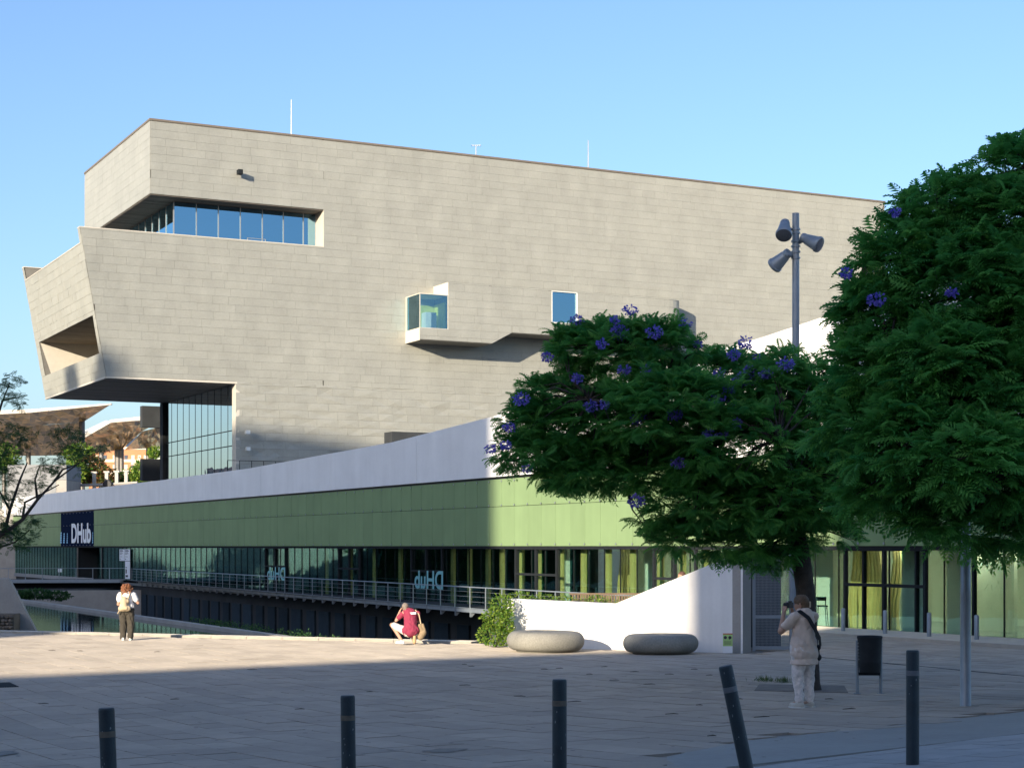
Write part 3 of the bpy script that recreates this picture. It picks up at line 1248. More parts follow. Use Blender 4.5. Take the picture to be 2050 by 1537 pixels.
# navy name board
kz = [k for k in range(k0, k1) if w_phase + k * PWD > wb0 - .3 and w_phase + (k + 1) * PWD < wb1 + .3]
na, nb = w_phase + kz[0] * PWD, w_phase + (kz[-1] + 1) * PWD
nsign = empty('name_board', LF((na + nb) / 2, .25, GBt), 'navy board with white lettering and pale blue marks over the entrance', 'sign')
for z0, z1 in ((GBt, GM), (GM, GT)):
    mb = MB()
    mb.box(LF(na + .01, .2, z0 + .005), S * (nb - na - .02), -FN * .05, UP * (z1 - z0 - .01))
    mb.build('board', M_navy, nsign)
M_letter = mat('white_lettering', (.80, .82, .85), rough=.6, var=.02)
M_blue = mat('pale_blue_print', (.25, .55, .80), rough=.6, var=.05)


def facade_text(body, x0, x1, z0, h, n, m, parent, name, mirror=False, bold=.0):
    me = text_mesh(body, 1.0, Matrix.Identity(4), bold)
    co = np.empty(len(me.vertices) * 3)
    me.vertices.foreach_get('co', co)
    co = co.reshape(-1, 3)
    mn, mx_ = co.min(0), co.max(0)
    wa, wb = wx(x0, n), wx(x1, n)
    u = (co[:, 0] - mn[0]) / (mx_[0] - mn[0])
    if mirror:
        u = 1 - u
    v = (co[:, 1] - mn[1]) / (mx_[1] - mn[1])
    out = np.empty_like(co)
    p0 = LF(0, n, 0)
    w_ = wa + (wb - wa) * u
    out[:, 0] = p0.x + S.x * w_
    out[:, 1] = p0.y + S.y * w_
    out[:, 2] = z0 + v * h
    me.vertices.foreach_set('co', out.ravel())
    me.update()
    return mesh_obj(name, me, m, parent)


def fz(x, y, n=.2):
    return hit(x, y, LF(0, n, 0), FN).z


facade_text('DHub', 143, 182, fz(160, 1087), fz(160, 1047) - fz(160, 1087), .215, M_letter, nsign, 'lettering', bold=.035)
for x0, x1, yt in ((125, 128.5, 1064), (131, 134.5, 1066), (138, 140.5, 1066), (189.5, 191.5, 1064)):
    mb = MB()
    wa, wb = wx(x0), wx(x1)
    z0, z1 = fz(x0, 1087), fz(x0, yt)
    for k in range(5):
        zz0, zz1 = z0 + (z1 - z0) * k / 5, z0 + (z1 - z0) * (k + .8) / 5
        sh = (k / 5) * .35
        mb.box(LF(wb + (wa - wb) * .15, .205, zz0), S * (wa - wb) * (.8 - sh), FN * .008, UP * (zz1 - zz0))
    mb.build('blue_mark', M_blue, nsign)

# glazing of the ground floor
heads = []
heavy = [(1035, 1117), (1312, 1395), (1695, 1855), (826, 887), (533, 573), (680, 722)]
heavy_w = [(wx(b), wx(a)) for a, b in heavy]
ent0, ent1 = wx(205), wx(155)
GZ1 = GBt + .06
for k in range(k0, k1):
    a, b = w_phase + k * PWD, w_phase + (k + 1) * PWD
    if a > ent0 and b < ent1:
        continue
    mb = MB()
    mb.box(LF(a + .012, 0, FLZ + .14), S * (b - a - .024), -FN * .03, UP * (GZ1 - FLZ - .14))
    mb.build('glass_pane', G_low, low_glz)
    mb = MB()
    thick = .008 if a > wx(1640) or k % 2 else .06
    mb.box(LF(a - thick / 2 - .006, .012 if thick < .03 else .03, FLZ + .1), S * (thick + .012), -FN * (.05 if thick < .03 else .14), UP * (GZ1 - FLZ - .1))
    mb.build('mullion', M_dark, low_glz)
for wa, wb in heavy_w:
    mid = (wa + wb) / 2
    zt = FLZ + (GZ1 - FLZ) * .56
    mb = MB()
    for w_ in (wa, mid, wb):
        mb.box(LF(w_ - .05, .10, FLZ + .12), S * .10, -FN * .12, UP * (GZ1 - FLZ - .14))
    for z_ in (zt, GZ1 - .16, FLZ + .14):
        mb.box(LF(wa, .098, z_ - .05), S * (wb - wa), -FN * .115, UP * .10)
    mb.build('window_frame', M_dark, low_glz)
mb = MB()
mb.box(LF(WRr, .1, FLZ - .2), S * (WL - WRr), -FN * .5, UP * .32)
mb.build('plinth', M_steel, low)
mb = MB()
mb.prism([LF(WRr, -.45, FLZ), LF(WL, -.45, FLZ), LF(WL, -12, FLZ), LF(WRr, -12, FLZ)], (0, 0, -.2))
mb.build('lobby_floor', M_infloor, low_lob)
mb = MB()
mb.prism([LF(WRr, -.2, GBt + .25), LF(WL, -.2, GBt + .25), LF(WL, -12, GBt + .25), LF(WRr, -12, GBt + .25)], (0, 0, .1))
mb.build('lobby_ceiling', M_inwhite, low_lob)
wsplit = wx(900)
mb = MB()
mb.box(LF(WRr, -9.5, FLZ), S * (wsplit - WRr), -FN * .2, UP * (GBt + .25 - FLZ))
mb.build('lobby_back_wall', M_inwall, low_lob)
mb = MB()
mb.box(LF(wsplit, -8, FLZ), S * (WL - wsplit), -FN * .2, UP * (GBt + .25 - FLZ))
mb.build('lobby_back_wall', M_concdark, low_lob)  # left part coloured dark to stand in for the unlit lobby
mb = MB()
mb.box(LF(WL, .3, FLZ - 4), S * .9, -FN * 12, UP * (PB + 1.5 - FLZ + 4))
mb.build('end_wall', M_white, low)
mb = MB()
mb.box(LF(WRr - .5, .3, FLZ - 4), S * .5, -FN * 24, UP * (PB + 1.5 - FLZ + 4))
mb.build('end_wall', M_white, low)
# boards standing behind the glass
for x in (652, 700, 748, 800, 905, 938, 975, 1003, 1042, 1076, 1122, 1166, 1216, 1265, 1320, 1364, 1410, 1602):
    w_ = wx(x, -.5)
    mb = MB()
    mb.box(LF(w_ - .16, -.5, FLZ), S * .32, -FN * .12, UP * (GBt + .24 - FLZ))
    mb.build('interior_post', M_yellow, low_lob)
# wavy slatted yellow screen
for (xa, xb, nn) in ((1705, 1770, 9), (1785, 1805, 3), (1240, 1262, 4)):
    for k in range(nn):
        w_ = wx(xa + (xb - xa) * k / nn, -4)
        pts = []
        b = MB()
        for j in range(7):
            z0 = FLZ + (GBt + .2 - FLZ) * j / 6 * .93
            wv = .12 * math.sin(j * .9 + k * .25)
            pts.append((LF(w_ + wv, -4, z0), LF(w_ + wv + .10 - .008 * j, -4, z0)))
        for (p, q), (p2, q2) in zip(pts, pts[1:]):
            b.prism([p, q, q2, p2], -FN * .12)
        b.build('screen_slat', mat('screen_yellow', (.60, .49, .20), rough=.5), low_lob)
for (x0, x1, n_, m_) in ((1625, 1668, -3.5, M_inwhite), (1120, 1135, -1.6, M_inwhite), (1805, 1850, -1.5, M_inwhite), (1955, 2030, -6, M_inwall), (1895, 1925, -3, M_inwhite), (1290, 1308, -2, M_inwhite)):
    wa, wb = wx(x1, n_), wx(x0, n_)
    mb = MB()
    mb.box(LF(wa, n_, FLZ), S * (wb - wa), -FN * .15, UP * (GBt + .24 - FLZ))
    mb.build('partition', m_, low_lob)
# ceiling light strips of the lobby (lit in the photograph)
M_lamp = emit('lobby_lamp', (1.0, .95, .80), 15.0)
for (x0, x1, n_) in ((1700, 1770, -5.5), (1640, 1690, -7), (1790, 1850, -4), (1880, 1960, -5.5), (2000, 2120, -6), (1200, 1280, -6), (1350, 1440, -6)):
    wa, wb = wx(x1, n_), wx(x0, n_)
    b = MB()
    b.box(LF(wa, n_, GBt + .10), S * (wb - wa), -FN * .3, UP * .06)
    b.build('ceiling_light', M_lamp, low_lob)
# entrance: dark opening with white notices and the info boards
mb = MB()
mb.box(LF(ent0 + .1, -1.6, FLZ), S * (ent1 - ent0 - .2), -FN * .1, UP * (GBt - FLZ))
mb.build('entrance_door', G_low, low)
for w0_, wd0 in ((ent0, .18), (ent1 - .5, .5)):
    mb = MB()
    mb.box(LF(w0_, .05, FLZ), S * wd0, -FN * 1.8, UP * (GBt - FLZ))
    mb.build('entrance_jamb', M_black, low)
M_print = mat('dark_print', (.04, .04, .05), rough=.7)


def notice(x0, x1, y0, y1, label, lines, n=.12):
    wa, wb = wx(x1, n), wx(x0, n)
    z0, z1 = fz(x0, y1, n), fz(x0, y0, n)
    e_ = empty('notice_board', LF((wa + wb) / 2, n, z0), label, 'notice')
    b = MB()
    b.box(LF(wa, n, z0), S * (wb - wa), -FN * .03, UP * (z1 - z0))
    b.build('board', M_letter, e_)
    b = MB()
    for f_, l_, h_ in lines:
        b.box(LF(wb - (wb - wa) * (.1 + l_), n, z0 + (z1 - z0) * f_), S * (wb - wa) * l_, FN * .006, UP * (z1 - z0) * h_)
    b.build('printed_lines', M_print, e_)


ln = ((.88, .6, .05), (.80, .7, .05), (.70, .55, .03), (.62, .65, .03), (.55, .4, .03), (.34, .5, .03), (.12, .18, .06))
notice(239, 248.5, 1099, 1122, 'narrow white notice on the glass, the one next to the entrance', ln)
notice(249.5, 260, 1099, 1122, 'white notice on the glass above the tall white strip', ln)
notice(250.5, 260, 1123, 1158, 'tall white strip poster below the twin notices', ((.3, .25, .25), (.1, .5, .12), (.62, .3, .05)))
# mirrored lettering on two windows
M_teal = mat('teal_film', (.16, .42, .46), rough=.5, var=.05)
for (x0, x1, y0, y1, lab) in ((535, 571, 1134, 1160, 'smaller mirrored teal lettering on the window farther from the white wall'), (830, 887, 1141, 1177, 'larger mirrored teal lettering on the window behind the crouching person')):
    t_ = facade_text('DHub', x0, x1, fz(x0, y1, .115), fz(x0, y0, .115) - fz(x0, y1, .115), .115, M_teal, None, 'window_lettering', mirror=True, bold=.02)
    tag(t_, lab, 'lettering')
# basement wall below the deck
mb = MB()
mb.box(LF(-4, -.1, -4.7), S * (WL + 4), -FN * .4, UP * 4.4)
mb.build('basement_wall', M_concdark, low)
M_bpanel = mat('basement_panel', (.022, .036, .05), rough=.7, var=.15, tone=.3, spec=.1)
w_ = -2.0
while w_ < 75:
    mb = MB()
    mb.tn = rg.random()
    mb.box(LF(w_, .02, -4.6), S * rg.choice((1.3, 1.6)), -FN * .13, UP * 3.6)
    mb.build('basement_panel', M_bpanel, low)
    w_ += 2.3

# ------------------------------------------------------------------ deck with its railing, and the bridge
DE0 = px(960, 1219, FPX * 2.7 / 126)
DD = V((-.4173, .9088, 0)).normalized()
de = lambda w, z, n=0.0: V((DE0.x + DD.x * w - DD.y * n, DE0.y + DD.y * w + DD.x * n, z))
dw1 = 70.6
dw0 = -16.0
mb = MB()
mb.prism([de(dw0, 0), de(dw1, 0), LF(wx(190), .12, 0), LF(wx(1330), .12, 0)], (0, 0, -.16))
mb.build('deck', M_concdark, kind='structure')
rail = empty('deck_railing', de(20, 0), 'slim grey steel railing along the deck in front of the glass facade', 'railing')
mb = MB()
mb.box(de(dw0, -.17, .02), DD * (dw1 - dw0), de(0, 0, .06) - de(0, 0), UP * .20)
mb.build('edge_beam', M_paint, rail)
mb = MB()
mb.tube([de(dw0, .93, .05), de(dw1, .93, .05)], .028, 6)
mb.build('handrail', M_paint, rail)
mb = MB()
mb.tube([de(dw0, 0, 0), de(dw0 + .01, .93, .05)], .02, 5)
w_ = dw0
while w_ < dw1:
    m_ = MB()
    m_.box(de(w_, -.17, .08), DD * .05, de(0, 0, .03) - de(0, 0), UP * 1.1)
    m_.prism([de(w_, -.36, .09), de(w_, -.17, .09), de(w_, -.17, .42 - .6), de(w_, -.36, .0)], DD * .06)
    m_.build('post', M_paint, rail)
    w_ += 1.68
mb = MB()
for z in (.3, .52, .73):
    mb.tube([de(dw0, z, .05), de(dw1, z, .05)], .007, 4)
mb.build('cable', M_steel, rail, kind='stuff')
# bridge to the left
BR0 = de(dw1 - .2, 0)
BR1 = px(-120, 1157, 136.0)
BR1.z = 0
bd = (BR1 - BR0).normalized()
bl = (BR1 - BR0).length
bn = V((-bd.y, bd.x, 0))
if bn.y < 0:
    bn = -bn
mb = MB()
mb.prism([BR0, BR1, BR1 + bn * 6, BR0 + bn * 6], (0, 0, -.22))
mb.prism([BR0 + bn * 1 - UP * .22, BR1 + bn * 1 - UP * .22, BR1 + bn * 5 - UP * .22, BR0 + bn * 5 - UP * .22], (0, 0, -.45))
mb.build('footbridge', M_dark, label='flat dark footbridge leading to the museum entrance', cat='bridge')
brail = empty('bridge_railing', BR0, 'thin steel railing of the footbridge with a small pale notice', 'railing')
mb = MB()
mb.tube([BR0 + UP * .95, BR1 + UP * .95], .03, 6)
mb.build('handrail', M_paint, brail)
mb = MB()
mb.box(BR0 - UP * .2 - bn * .06, bd * bl, bn * .05, UP * .28)
mb.build('edge_beam', M_paint, brail)
k = 0
while k * 1.3 < bl:
    m_ = MB()
    m_.box(BR0 + bd * (k * 1.3), bd * .05, bn * .05, UP * .95)
    m_.build('post', M_paint, brail)
    k += 1
m_ = MB()
c_ = px(116, 1141, BR0.y - .3)
m_.box(c_ - UP * .15, (.32, 0, 0), (0, .02, 0), (0, 0, .3))
m_.build('small_notice', M_letter, brail)

# concrete fin and gabion at the pond's left
fd = 58.5
fin = [px(-60, 1158, fd), px(17, 1158, fd), px(78, 1275, fd), px(78, 1300, fd), px(-60, 1300, fd)]
mb = MB()
mb.prism(fin, (-.2, .9, 0))
mb.build('concrete_fin', M_conc, label='sloping concrete fin wall rising from the pond edge', cat='wall')
gab = empty('gabion', px(-10, 1262, fd - .9), 'basket of brown stones at the foot of the concrete fin', 'gabion')
gr = random.Random(2)
M_stone = mat('gabion_stone', (.17, .14, .11), rough=.9, var=.2, tone=.4)
g0 = px(-45, 1229, fd - .9)
g1 = px(26, 1262, fd - .9)
nx = 9
for i in range(nx):
    for j in range(5):
        b = MB()
        b.tn = gr.random()
        x_ = g0.x + (g1.x - g0.x) * (i + .5 + gr.uniform(-.15, .15)) / nx
        z_ = g1.z - .05 + (g0.z - g1.z) * (j + .5) / 5
        b.sphere((x_, fd - .9 + gr.uniform(-.03, .03), z_), .085, 6, (gr.uniform(.8, 1.1), .9, gr.uniform(.6, .9)))
        b.build('stone', M_stone, gab)
b = MB()
b.box((g0.x, fd - .82, g1.z - .2), (g1.x - g0.x, 0, 0), (0, .75, 0), (0, 0, g0.z - g1.z + .2))
b.build('fill', M_stone, gab)

# ------------------------------------------------------------------ white ramp wall, gate, bed behind
WD = lambda x: 47.0 - (x - 1015) / (1487 - 1015) * 3.0


def wp(x, y):
    """point of the ramp wall's face"""
    a, b = px(1015, HY, 47.0), px(1487, HY, 44.0)
    n = V((-(b - a).y, (b - a).x, 0)).normalized()
    return hit(x, y, a, n)


wn_ = V((-(wp(1487, 1200) - wp(1015, 1200)).y, (wp(1487, 1200) - wp(1015, 1200)).x, 0)).normalized()
if wn_.y < 0:
    wn_ = -wn_
ramp = empty('ramp_wall', wp(1250, 1300), 'white ramp wall with a sloping top beside the mesh gate', 'wall')
xsplit = 1309
ytop = lambda x: interp([(1015, 1198), (1232, 1208), (1445, 1120), (1487, 1103)], x)


def wall_piece(x0, x1):
    xs_ = [x0] + [x for x in (1232, 1445) if x0 < x < x1] + [x1]
    top_ = [wp(x, ytop(x)) for x in xs_]
    a, b = wp(x0, 1300), wp(x1, 1300)
    a.z = b.z = -.1
    mb = MB()
    mb.prism([a, b] + top_[::-1], wn_ * .32)
    mb.build('wall_slab', M_wallw, ramp)


wall_piece(1015, xsplit - .3)
wall_piece(xsplit + .3, 1487)
e0 = wp(1487, 1300)
e0.z = -.1
e1 = e0 + V((.52, .9, 0)).normalized() * .55
mb = MB()
ez = wp(1487, 1103).z
mb.prism([e0 + V((.002, 0, 0)), e1, V((e1.x, e1.y, ez)), V((e0.x + .002, e0.y, ez))], V((-.25, .12, 0)))
mb.build('wall_return', M_conc, ramp)
# gate
gd = e1.y + .05
ga, gb_ = px(1507, 1307, gd), px(1586, 1307, gd)
ga.z = gb_.z = gz(ga.x, ga.y)
gate = empty('mesh_gate', ga, 'tall grey steel gate of wire mesh beside the white ramp wall', 'gate')
gh = px(1507, 1108, gd).z - ga.z
gx = (gb_ - ga).length
mb = MB()
for o_, w_ in ((0, .07), (gx - .07, .07)):
    mb.box(ga + V((o_, 0, 0)), (w_, 0, 0), (0, .06, 0), (0, 0, gh))
for z_ in (.04, gh * .335, gh - .08):
    mb.box(ga + V((.07, 0, z_)), (gx - .14, 0, 0), (0, .06, 0), (0, 0, .08))
mb.build('gate_frame', M_paint, gate)
mb = MB()
n_ = 26
for k in range(n_):
    x_ = .07 + (gx - .14) * (k + .5) / n_
    mb.box(ga + V((x_ - .004, .02, .1)), (.008, 0, 0), (0, .01, 0), (0, 0, gh - .16))
z_ = .12
while z_ < gh - .08:
    mb.box(ga + V((.07, .032, z_)), (gx - .14, 0, 0), (0, .01, 0), (0, 0, .008))
    z_ += .04
mb.build('wire_mesh', M_paint, gate, kind='stuff')
mb = MB()
mb.box(ga + V((gx - .16, -.05, gh * .45)), (.05, 0, 0), (0, .05, 0), (0, 0, .16))
mb.build('handle', M_steel, gate)
# wall behind the gate
mb = MB()
mb.box(ga + V((-.2, 2.2, -.2)), (gx + .25, 0, 0), (0, .2, 0), (0, 0, gh + .2))
mb.build('stair_wall', M_concdark, label='grey concrete wall seen through the mesh gate', cat='wall')
# brown paling behind the planted bed
pal = empty('paling_fence', px(1200, 1200, 49), 'low brown paling fence behind the plants on the white wall', 'fence')
M_brown = mat('brown_paling', (.17, .12, .08), rough=.8, var=.2)
for k in range(26):
    x_ = 1145 + k * 5.2
    p = px(x_, 1189 + (x_ - 1145) * .02, 49.2)
    b = MB()
    b.box((p.x, p.y, .2), (.045, 0, 0), (0, .03, 0), (0, 0, p.z - .2))
    b.build('paling', M_brown, pal)
b = MB()
p, q = px(1140, 1190, 49.25), px(1285, 1192, 49.25)
b.box(p, (q.x - p.x, 0, 0), (0, .04, 0), (0, 0, .05))
b.build('paling_rail', M_brown, pal)
b = MB()
b.prism([wp(1020, 1300) + wn_ * .35 + UP * .1, wp(1260, 1300) + wn_ * .35 + UP * .1, wp(1260, 1300) + wn_ * 2.2 + UP * .1, wp(1020, 1300) + wn_ * 2.2 + UP * .1], (0, 0, .95))
b.build('planting_bed', mat('soil', (.05, .04, .03), rough=1), kind='structure')
# ------------------------------------------------------------------ street furniture
M_bol = mat('bollard_paint', (.016, .032, .042), rough=.5, var=.25, vscale=7, bump=.2, bscale=60, fine=.15)
M_band = mat('bollard_band', (.12, .105, .08), rough=.6, var=.3, vscale=25)
M_band2 = mat('bollard_band_grey', (.12, .135, .15), rough=.5, var=.2, vscale=25)
M_chip = mat('chipped_paint', (.20, .23, .25), rough=.8)


def bollard(base, h, r, lean, label, band, seed):
    """base point on the ground, lean = shift of the top in metres"""
    e_ = empty('bollard', base, label, 'bollard', 'dark bollards along the near pavement')
    top = base + V(lean) + UP * h
    ax = (top - base).normalized()
    L = (top - base).length
    b = MB()
    b.lathe(base - ax * .05, [(r, 0), (r, L + .03), (r * .97, L + .043), (r * .88, L + .05)], 28, ax)
    smooth_by_angle(b.build('post', M_bol, e_))
    b = MB()
    b.lathe(base, [(r + .0015, L * .78), (r + .0015, L * .825)], 28, ax)
    smooth_by_angle(b.build('band', M_band2 if band else M_band, e_))
    rd_ = random.Random(seed)
    b = MB()
    for _ in range(7):
        a = rd_.uniform(-2.6, -.5)
        hh = rd_.uniform(.35, .97) * L
        c = base + ax * hh + V((math.cos(a), math.sin(a), 0)) * (r + .001)
        tn_ = V((-math.sin(a), math.cos(a), 0))
        w_, h_ = rd_.uniform(.002, .007), rd_.uniform(.003, .014)
        b.poly([c - tn_ * w_ - ax * h_, c + tn_ * w_ * .8 - ax * h_ * .6, c + tn_ * w_ + ax * h_ * .7, c - tn_ * w_ * .5 + ax * h_])
    b.build('paint_chips', M_chip, e_, kind='stuff')


for (x, ytop_, wpx, lean, lab, bnd) in ((213, 1416, 32, (-.035, 0, 0), 'dark bollard with ochre band, the one beside the drain grate end of the row', 0),
                                        (696, 1391, 29, (-.012, 0, 0), 'dark bollard with ochre band in line with the crouching person', 0),
                                        (1120, 1359, 29, (0, 0, 0), 'upright scuffed dark bollard in front of the left stone bench', 0),
                                        (1452, 1332, 28, None, 'dark bollard leaning strongly to one side', 1),
                                        (1827, 1301, 26, (0, 0, 0), 'dark bollard with grey band standing fully in view before the litter bin', 1)):
    r_ = .057
    D_ = 2 * r_ * FPX / wpx
    t_ = px(x, ytop_, D_)
    if lean is None:
        lean = (-.20, 0, 0)
    bx, by = t_.x - lean[0], t_.y
    base = V((bx, by, gz(bx, by)))
    bollard(base, t_.z - base.z, r_, lean, lab, bnd, int(x))

# facade bollards (small steel posts)
for i, x in enumerate((1688, 1772, 1860, 1955, 2065)):
    p = LF(wx(x, 1.5), 1.5, 0)
    p.z = gz(p.x, p.y)
    b = MB()
    b.lathe(p - UP * .02, [(.12, 0), (.12, .03), (.065, .035), (.065, .78), (.055, .80), (.02, .81)], 14)
    o = b.build('steel_post', M_paint, label='%s of the short steel posts along the glass front, counted from the tree trunk' % ('first', 'second', 'third', 'fourth', 'fifth')[i], cat='post', group='short steel posts by the glass')
    smooth_by_angle(o)
# raised strip along the glass and slot drain
b = MB()
q = [LF(wx(1600, 2.6), 2.6, 0), LF(-42, 2.6, 0), LF(-42, .1, 0), LF(wx(1600, .1), .1, 0)]
b.prism([V((p.x, p.y, gz(p.x, p.y) + .07)) for p in q], (0, 0, -.2))
b.build('pavement_strip', M_kerb, kind='structure')
b = MB()
pp = [ground(1640, 1315), ground(1850, 1334), ground(2060, 1354)]
for a, c in zip(pp, pp[1:]):
    b.prism([a + UP * .006, c + UP * .006, c + UP * .006 + V((0, .14, 0)), a + UP * .006 + V((0, .14, 0))], (0, 0, -.03))
b.build('slot_drain', M_black, label='dark slot drain line across the plaza beside the litter bin', cat='drain')
b = MB()
pp = [ground(-30, 1367), ground(20, 1366), ground(38, 1374), ground(-20, 1376)]
dr = empty('drain_grate', pp[0], 'dark iron drain grate set in the paving', 'drain')
b.prism([p + UP * .004 for p in pp], (0, 0, -.03))
b.build('pit', M_black, dr)
for k in range(12):
    f_ = k / 12
    a = pp[0].lerp(pp[1], f_)
    c = pp[3].lerp(pp[2], f_)
    m_ = MB()
    m_.prism([a + UP * .012, a + V((.035, 0, .012)), c + V((.035, 0, .012)), c + UP * .012], (0, 0, -.015))
    m_.build('bar', M_dark, dr)


def flat_stain(name, x, y, rx, ry, m, label, cat, seed):
    c = ground(x, y)
    rd_ = random.Random(seed)
    pts = []
    for k in range(22):
        a = 2 * math.pi * k / 22
        f_ = rd_.uniform(.75, 1.1)
        X, Y = c.x + rx * f_ * math.cos(a), c.y + ry * f_ * math.sin(a)
        pts.append(V((X, Y, gz(X, Y) + .0075)))
    b = MB()
    b.poly(pts)
    b.build(name, m, label=label, cat=cat)


flat_stain('damp_stain', 890, 1502, .26, .28, mat('damp', (.12, .11, .10), rough=.6, var=.3, vscale=9), 'dark damp patch on the paving before the middle bollards', 'stain', 1)
flat_stain('damp_stain', -6, 1510, .22, .5, mat('damp2', (.10, .09, .085), rough=.6, var=.3, vscale=9), 'dark stain at the photo\'s lower left corner', 'stain', 2)
# fallen pods and twigs
rt = random.Random(11)
M_pod = mat('dry_pod', (.06, .045, .03), rough=.9)
b = MB()
for (x, y) in ((87, 1409), (315, 1305), (104, 1302), (160, 1303), (931, 1372), (944, 1334), (1040, 1394), (1425, 1474), (1525, 1436), (1345, 1430), (1400, 1412), (740, 1385), (1180, 1350), (1090, 1340), (1300, 1370),
               (1270, 1345), (1230, 1362), (1455, 1378), (1150, 1405), (1700, 1420), (1660, 1400), (1480, 1400), (600, 1420), (350, 1400), (505, 1340), (930, 1330), (1120, 1338), (1210, 1335), (1340, 1350), (1420, 1352), (1390, 1340)):
    p = ground(x, y, .012)
    a = rt.uniform(-.4, .4)
    L = rt.uniform(.05, .12)
    d_ = V((math.cos(a), math.sin(a), 0)) * L
    q = p + d_ * .3 + V((0, 0, .006))
    b.tube([p - d_, q, p + d_], [.004, .007, .003], 4)
b.build('fallen_twigs', M_pod, kind='stuff', label='dry pods and twigs scattered over the paving', cat='litter')

b = MB()
for _ in range(150):
    x, y = rt.uniform(0, 2050), 1300 + 230 * rt.random() ** .8
    c = ground(x, y)
    if (c.x < -.4 and c.y > edge_y(c.x) - .8) or c.y > 44 or inside((c.x, c.y), tile_g):
        continue
    r_ = rt.uniform(.012, .04)
    b.poly([V((c.x + r_ * math.cos(a), c.y + r_ * math.sin(a), gz(c.x, c.y) + .0062)) for a in [k * math.pi / 4 + rt.uniform(-.2, .2) for k in range(8)]])
b.build('gum_spots', mat('gum', (.15, .14, .13), rough=.8), kind='stuff', label='old dark gum spots dotted over the paving', cat='stain')

# doughnut-shaped stone benches
M_bench = mat('bench_stone', (.27, .26, .225), rough=.9, var=.16, vscale=2.2, bump=.6, bscale=45, fine=.2)


def bench(x0, x1, ytop_, ybase, bulge, label, tilt):
    p = ground((x0 + x1) / 2, ybase - 3)
    p.y += .7
    p.z = gz(p.x, p.y)
    r_ = (x1 - x0) / 2 / FPX * p.y
    h = (ybase - ytop_) / FPX * (p.y - .6) - .02
    pr = [(r_ * .74, .0), (r_ * .76, .03)]
    rr_ = h / 2 - .02
    for k in range(13):
        a = -math.pi / 2 + math.pi * k / 12
        pr.append((r_ - rr_ * .92 + rr_ * .92 * math.cos(a), .04 + rr_ + rr_ * math.sin(a)))
    top = .04 + 2 * rr_
    pr += [(r_ * .5, top + bulge * .6), (r_ * .28, top + bulge), (r_ * .22, top + bulge - .05), (r_ * .2, top - .2)]
    b = MB()
    b.lathe(p, pr, 56, V((tilt, 0, 1)))
    o = b.build('stone_bench', M_bench, label=label, cat='bench', group='round stone benches')
    smooth_by_angle(o, 50)


bench(1015, 1171, 1267, 1310, .025, 'round stone bench catching sunlight by the shrub', .012)
bench(1252, 1403, 1273, 1314, .0, 'round stone bench in front of the ramp wall near the small green sign', -.004)

# small green sign board
sg = px(1457, 1306, 43.6)
sg.z = gz(sg.x, sg.y)
sgn = empty('notice_stand', sg, 'small green notice stand with red top edge against the white wall', 'sign')
k_ = sg.y / FPX
w_, h_ = 19 * k_, 39 * k_
b = MB()
b.box(sg + V((-w_ / 2, 0, 0)), (w_, 0, 0), (0, .03, 0), (0, 0, h_ * .38))
b.box(sg + V((-w_ / 2, .1, 0)), (w_, 0, 0), (0, .02, 0), (0, -.08, h_))
b.build('base', M_letter, sgn)
b = MB()
b.box(sg + V((-w_ / 2, -.004, h_ * .36)), (w_, 0, 0), (0, .03, 0), (0, 0, h_ * .60))
b.build('green_sheet', mat('sign_green', (.42, .62, .22), rough=.5), sgn)
b = MB()
b.box(sg + V((-w_ / 2, -.006, h_ * .96)), (w_, 0, 0), (0, .034, 0), (0, 0, h_ * .05))
b.build('red_edge', mat('sign_red', (.55, .05, .04), rough=.5), sgn)
b = MB()
for cx_, cz_ in ((-.26, .80), (.22, .80)):
    b.lathe(sg + V((w_ * cx_, -.006, h_ * cz_)), [(w_ * .17, 0), (w_ * .17, .004)], 12, (0, -1, 0))
b.box(sg + V((w_ * .12, -.0075, h_ * .70)), (w_ * .1, 0, 0), (0, .003, 0), (0, 0, h_ * .06))
for k in range(3):
    b.box(sg + V((-w_ * .4, -.0075, h_ * (.58 - .06 * k))), (w_ * .75, 0, 0), (0, .003, 0), (0, 0, h_ * .018))
b.build('pictogram', M_print, sgn)

# litter bin on two legs
bp0 = ground(1741, 1389)
bk = bp0.y / FPX
binr = empty('litter_bin', bp0, 'dark perforated litter bin hung between two steel legs', 'bin')
M_bin = mat('bin_steel', (.020, .024, .028), rough=.6, var=.2, vscale=8, spec=.2)
xw = 56 * bk
hb = 117 * bk
for sx in (-1, 1):
    b = MB()
    X = sx * xw * .42
    b.tube([bp0 + V((X, .05, 0)), bp0 + V((X, .05, hb * .92))], .026, 8)
    b.cbox(bp0 + V((X, .05, .008)), (.1, .1, .016))
    b.build('leg', M_paint, binr)
b = MB()
b.box(bp0 + V((-xw * .42, .03, hb * .32)), (xw * .84, 0, 0), (0, .04, 0), (0, 0, .05))
b.build('crossbar', M_bin, binr)
b = MB()
rb = xw * .43
cb = bp0 + V((0, .0, 0))
b.lathe(cb, [(rb * .80, hb * .37), (rb * .84, hb * .39), (rb * .9, hb * .52), (rb * .92, hb * .54), (rb * .92, hb * .57), (rb * .9, hb * .59), (rb * 1.0, hb * .95)], 32)
o = b.build('barrel', M_bin, binr)
smooth_by_angle(o, 35)
b = MB()
n_ = 32
prf = [(rb * 1.03, hb * .95), (rb * 1.06, hb * .985), (rb * 1.0, hb), (rb * .9, hb * .985), (rb * .86, hb * .7)]
b.lathe(cb, prf, n_)
o = b.build('rim', M_bin, binr)
smooth_by_angle(o, 35)
b = MB()
for k in range(6):
    for sx in (-1, 1):
        b.cbox(cb + V((sx * rb * (.93 + k * .012), -.03, hb * (.6 + k * .055))), (.012, .03, .02))
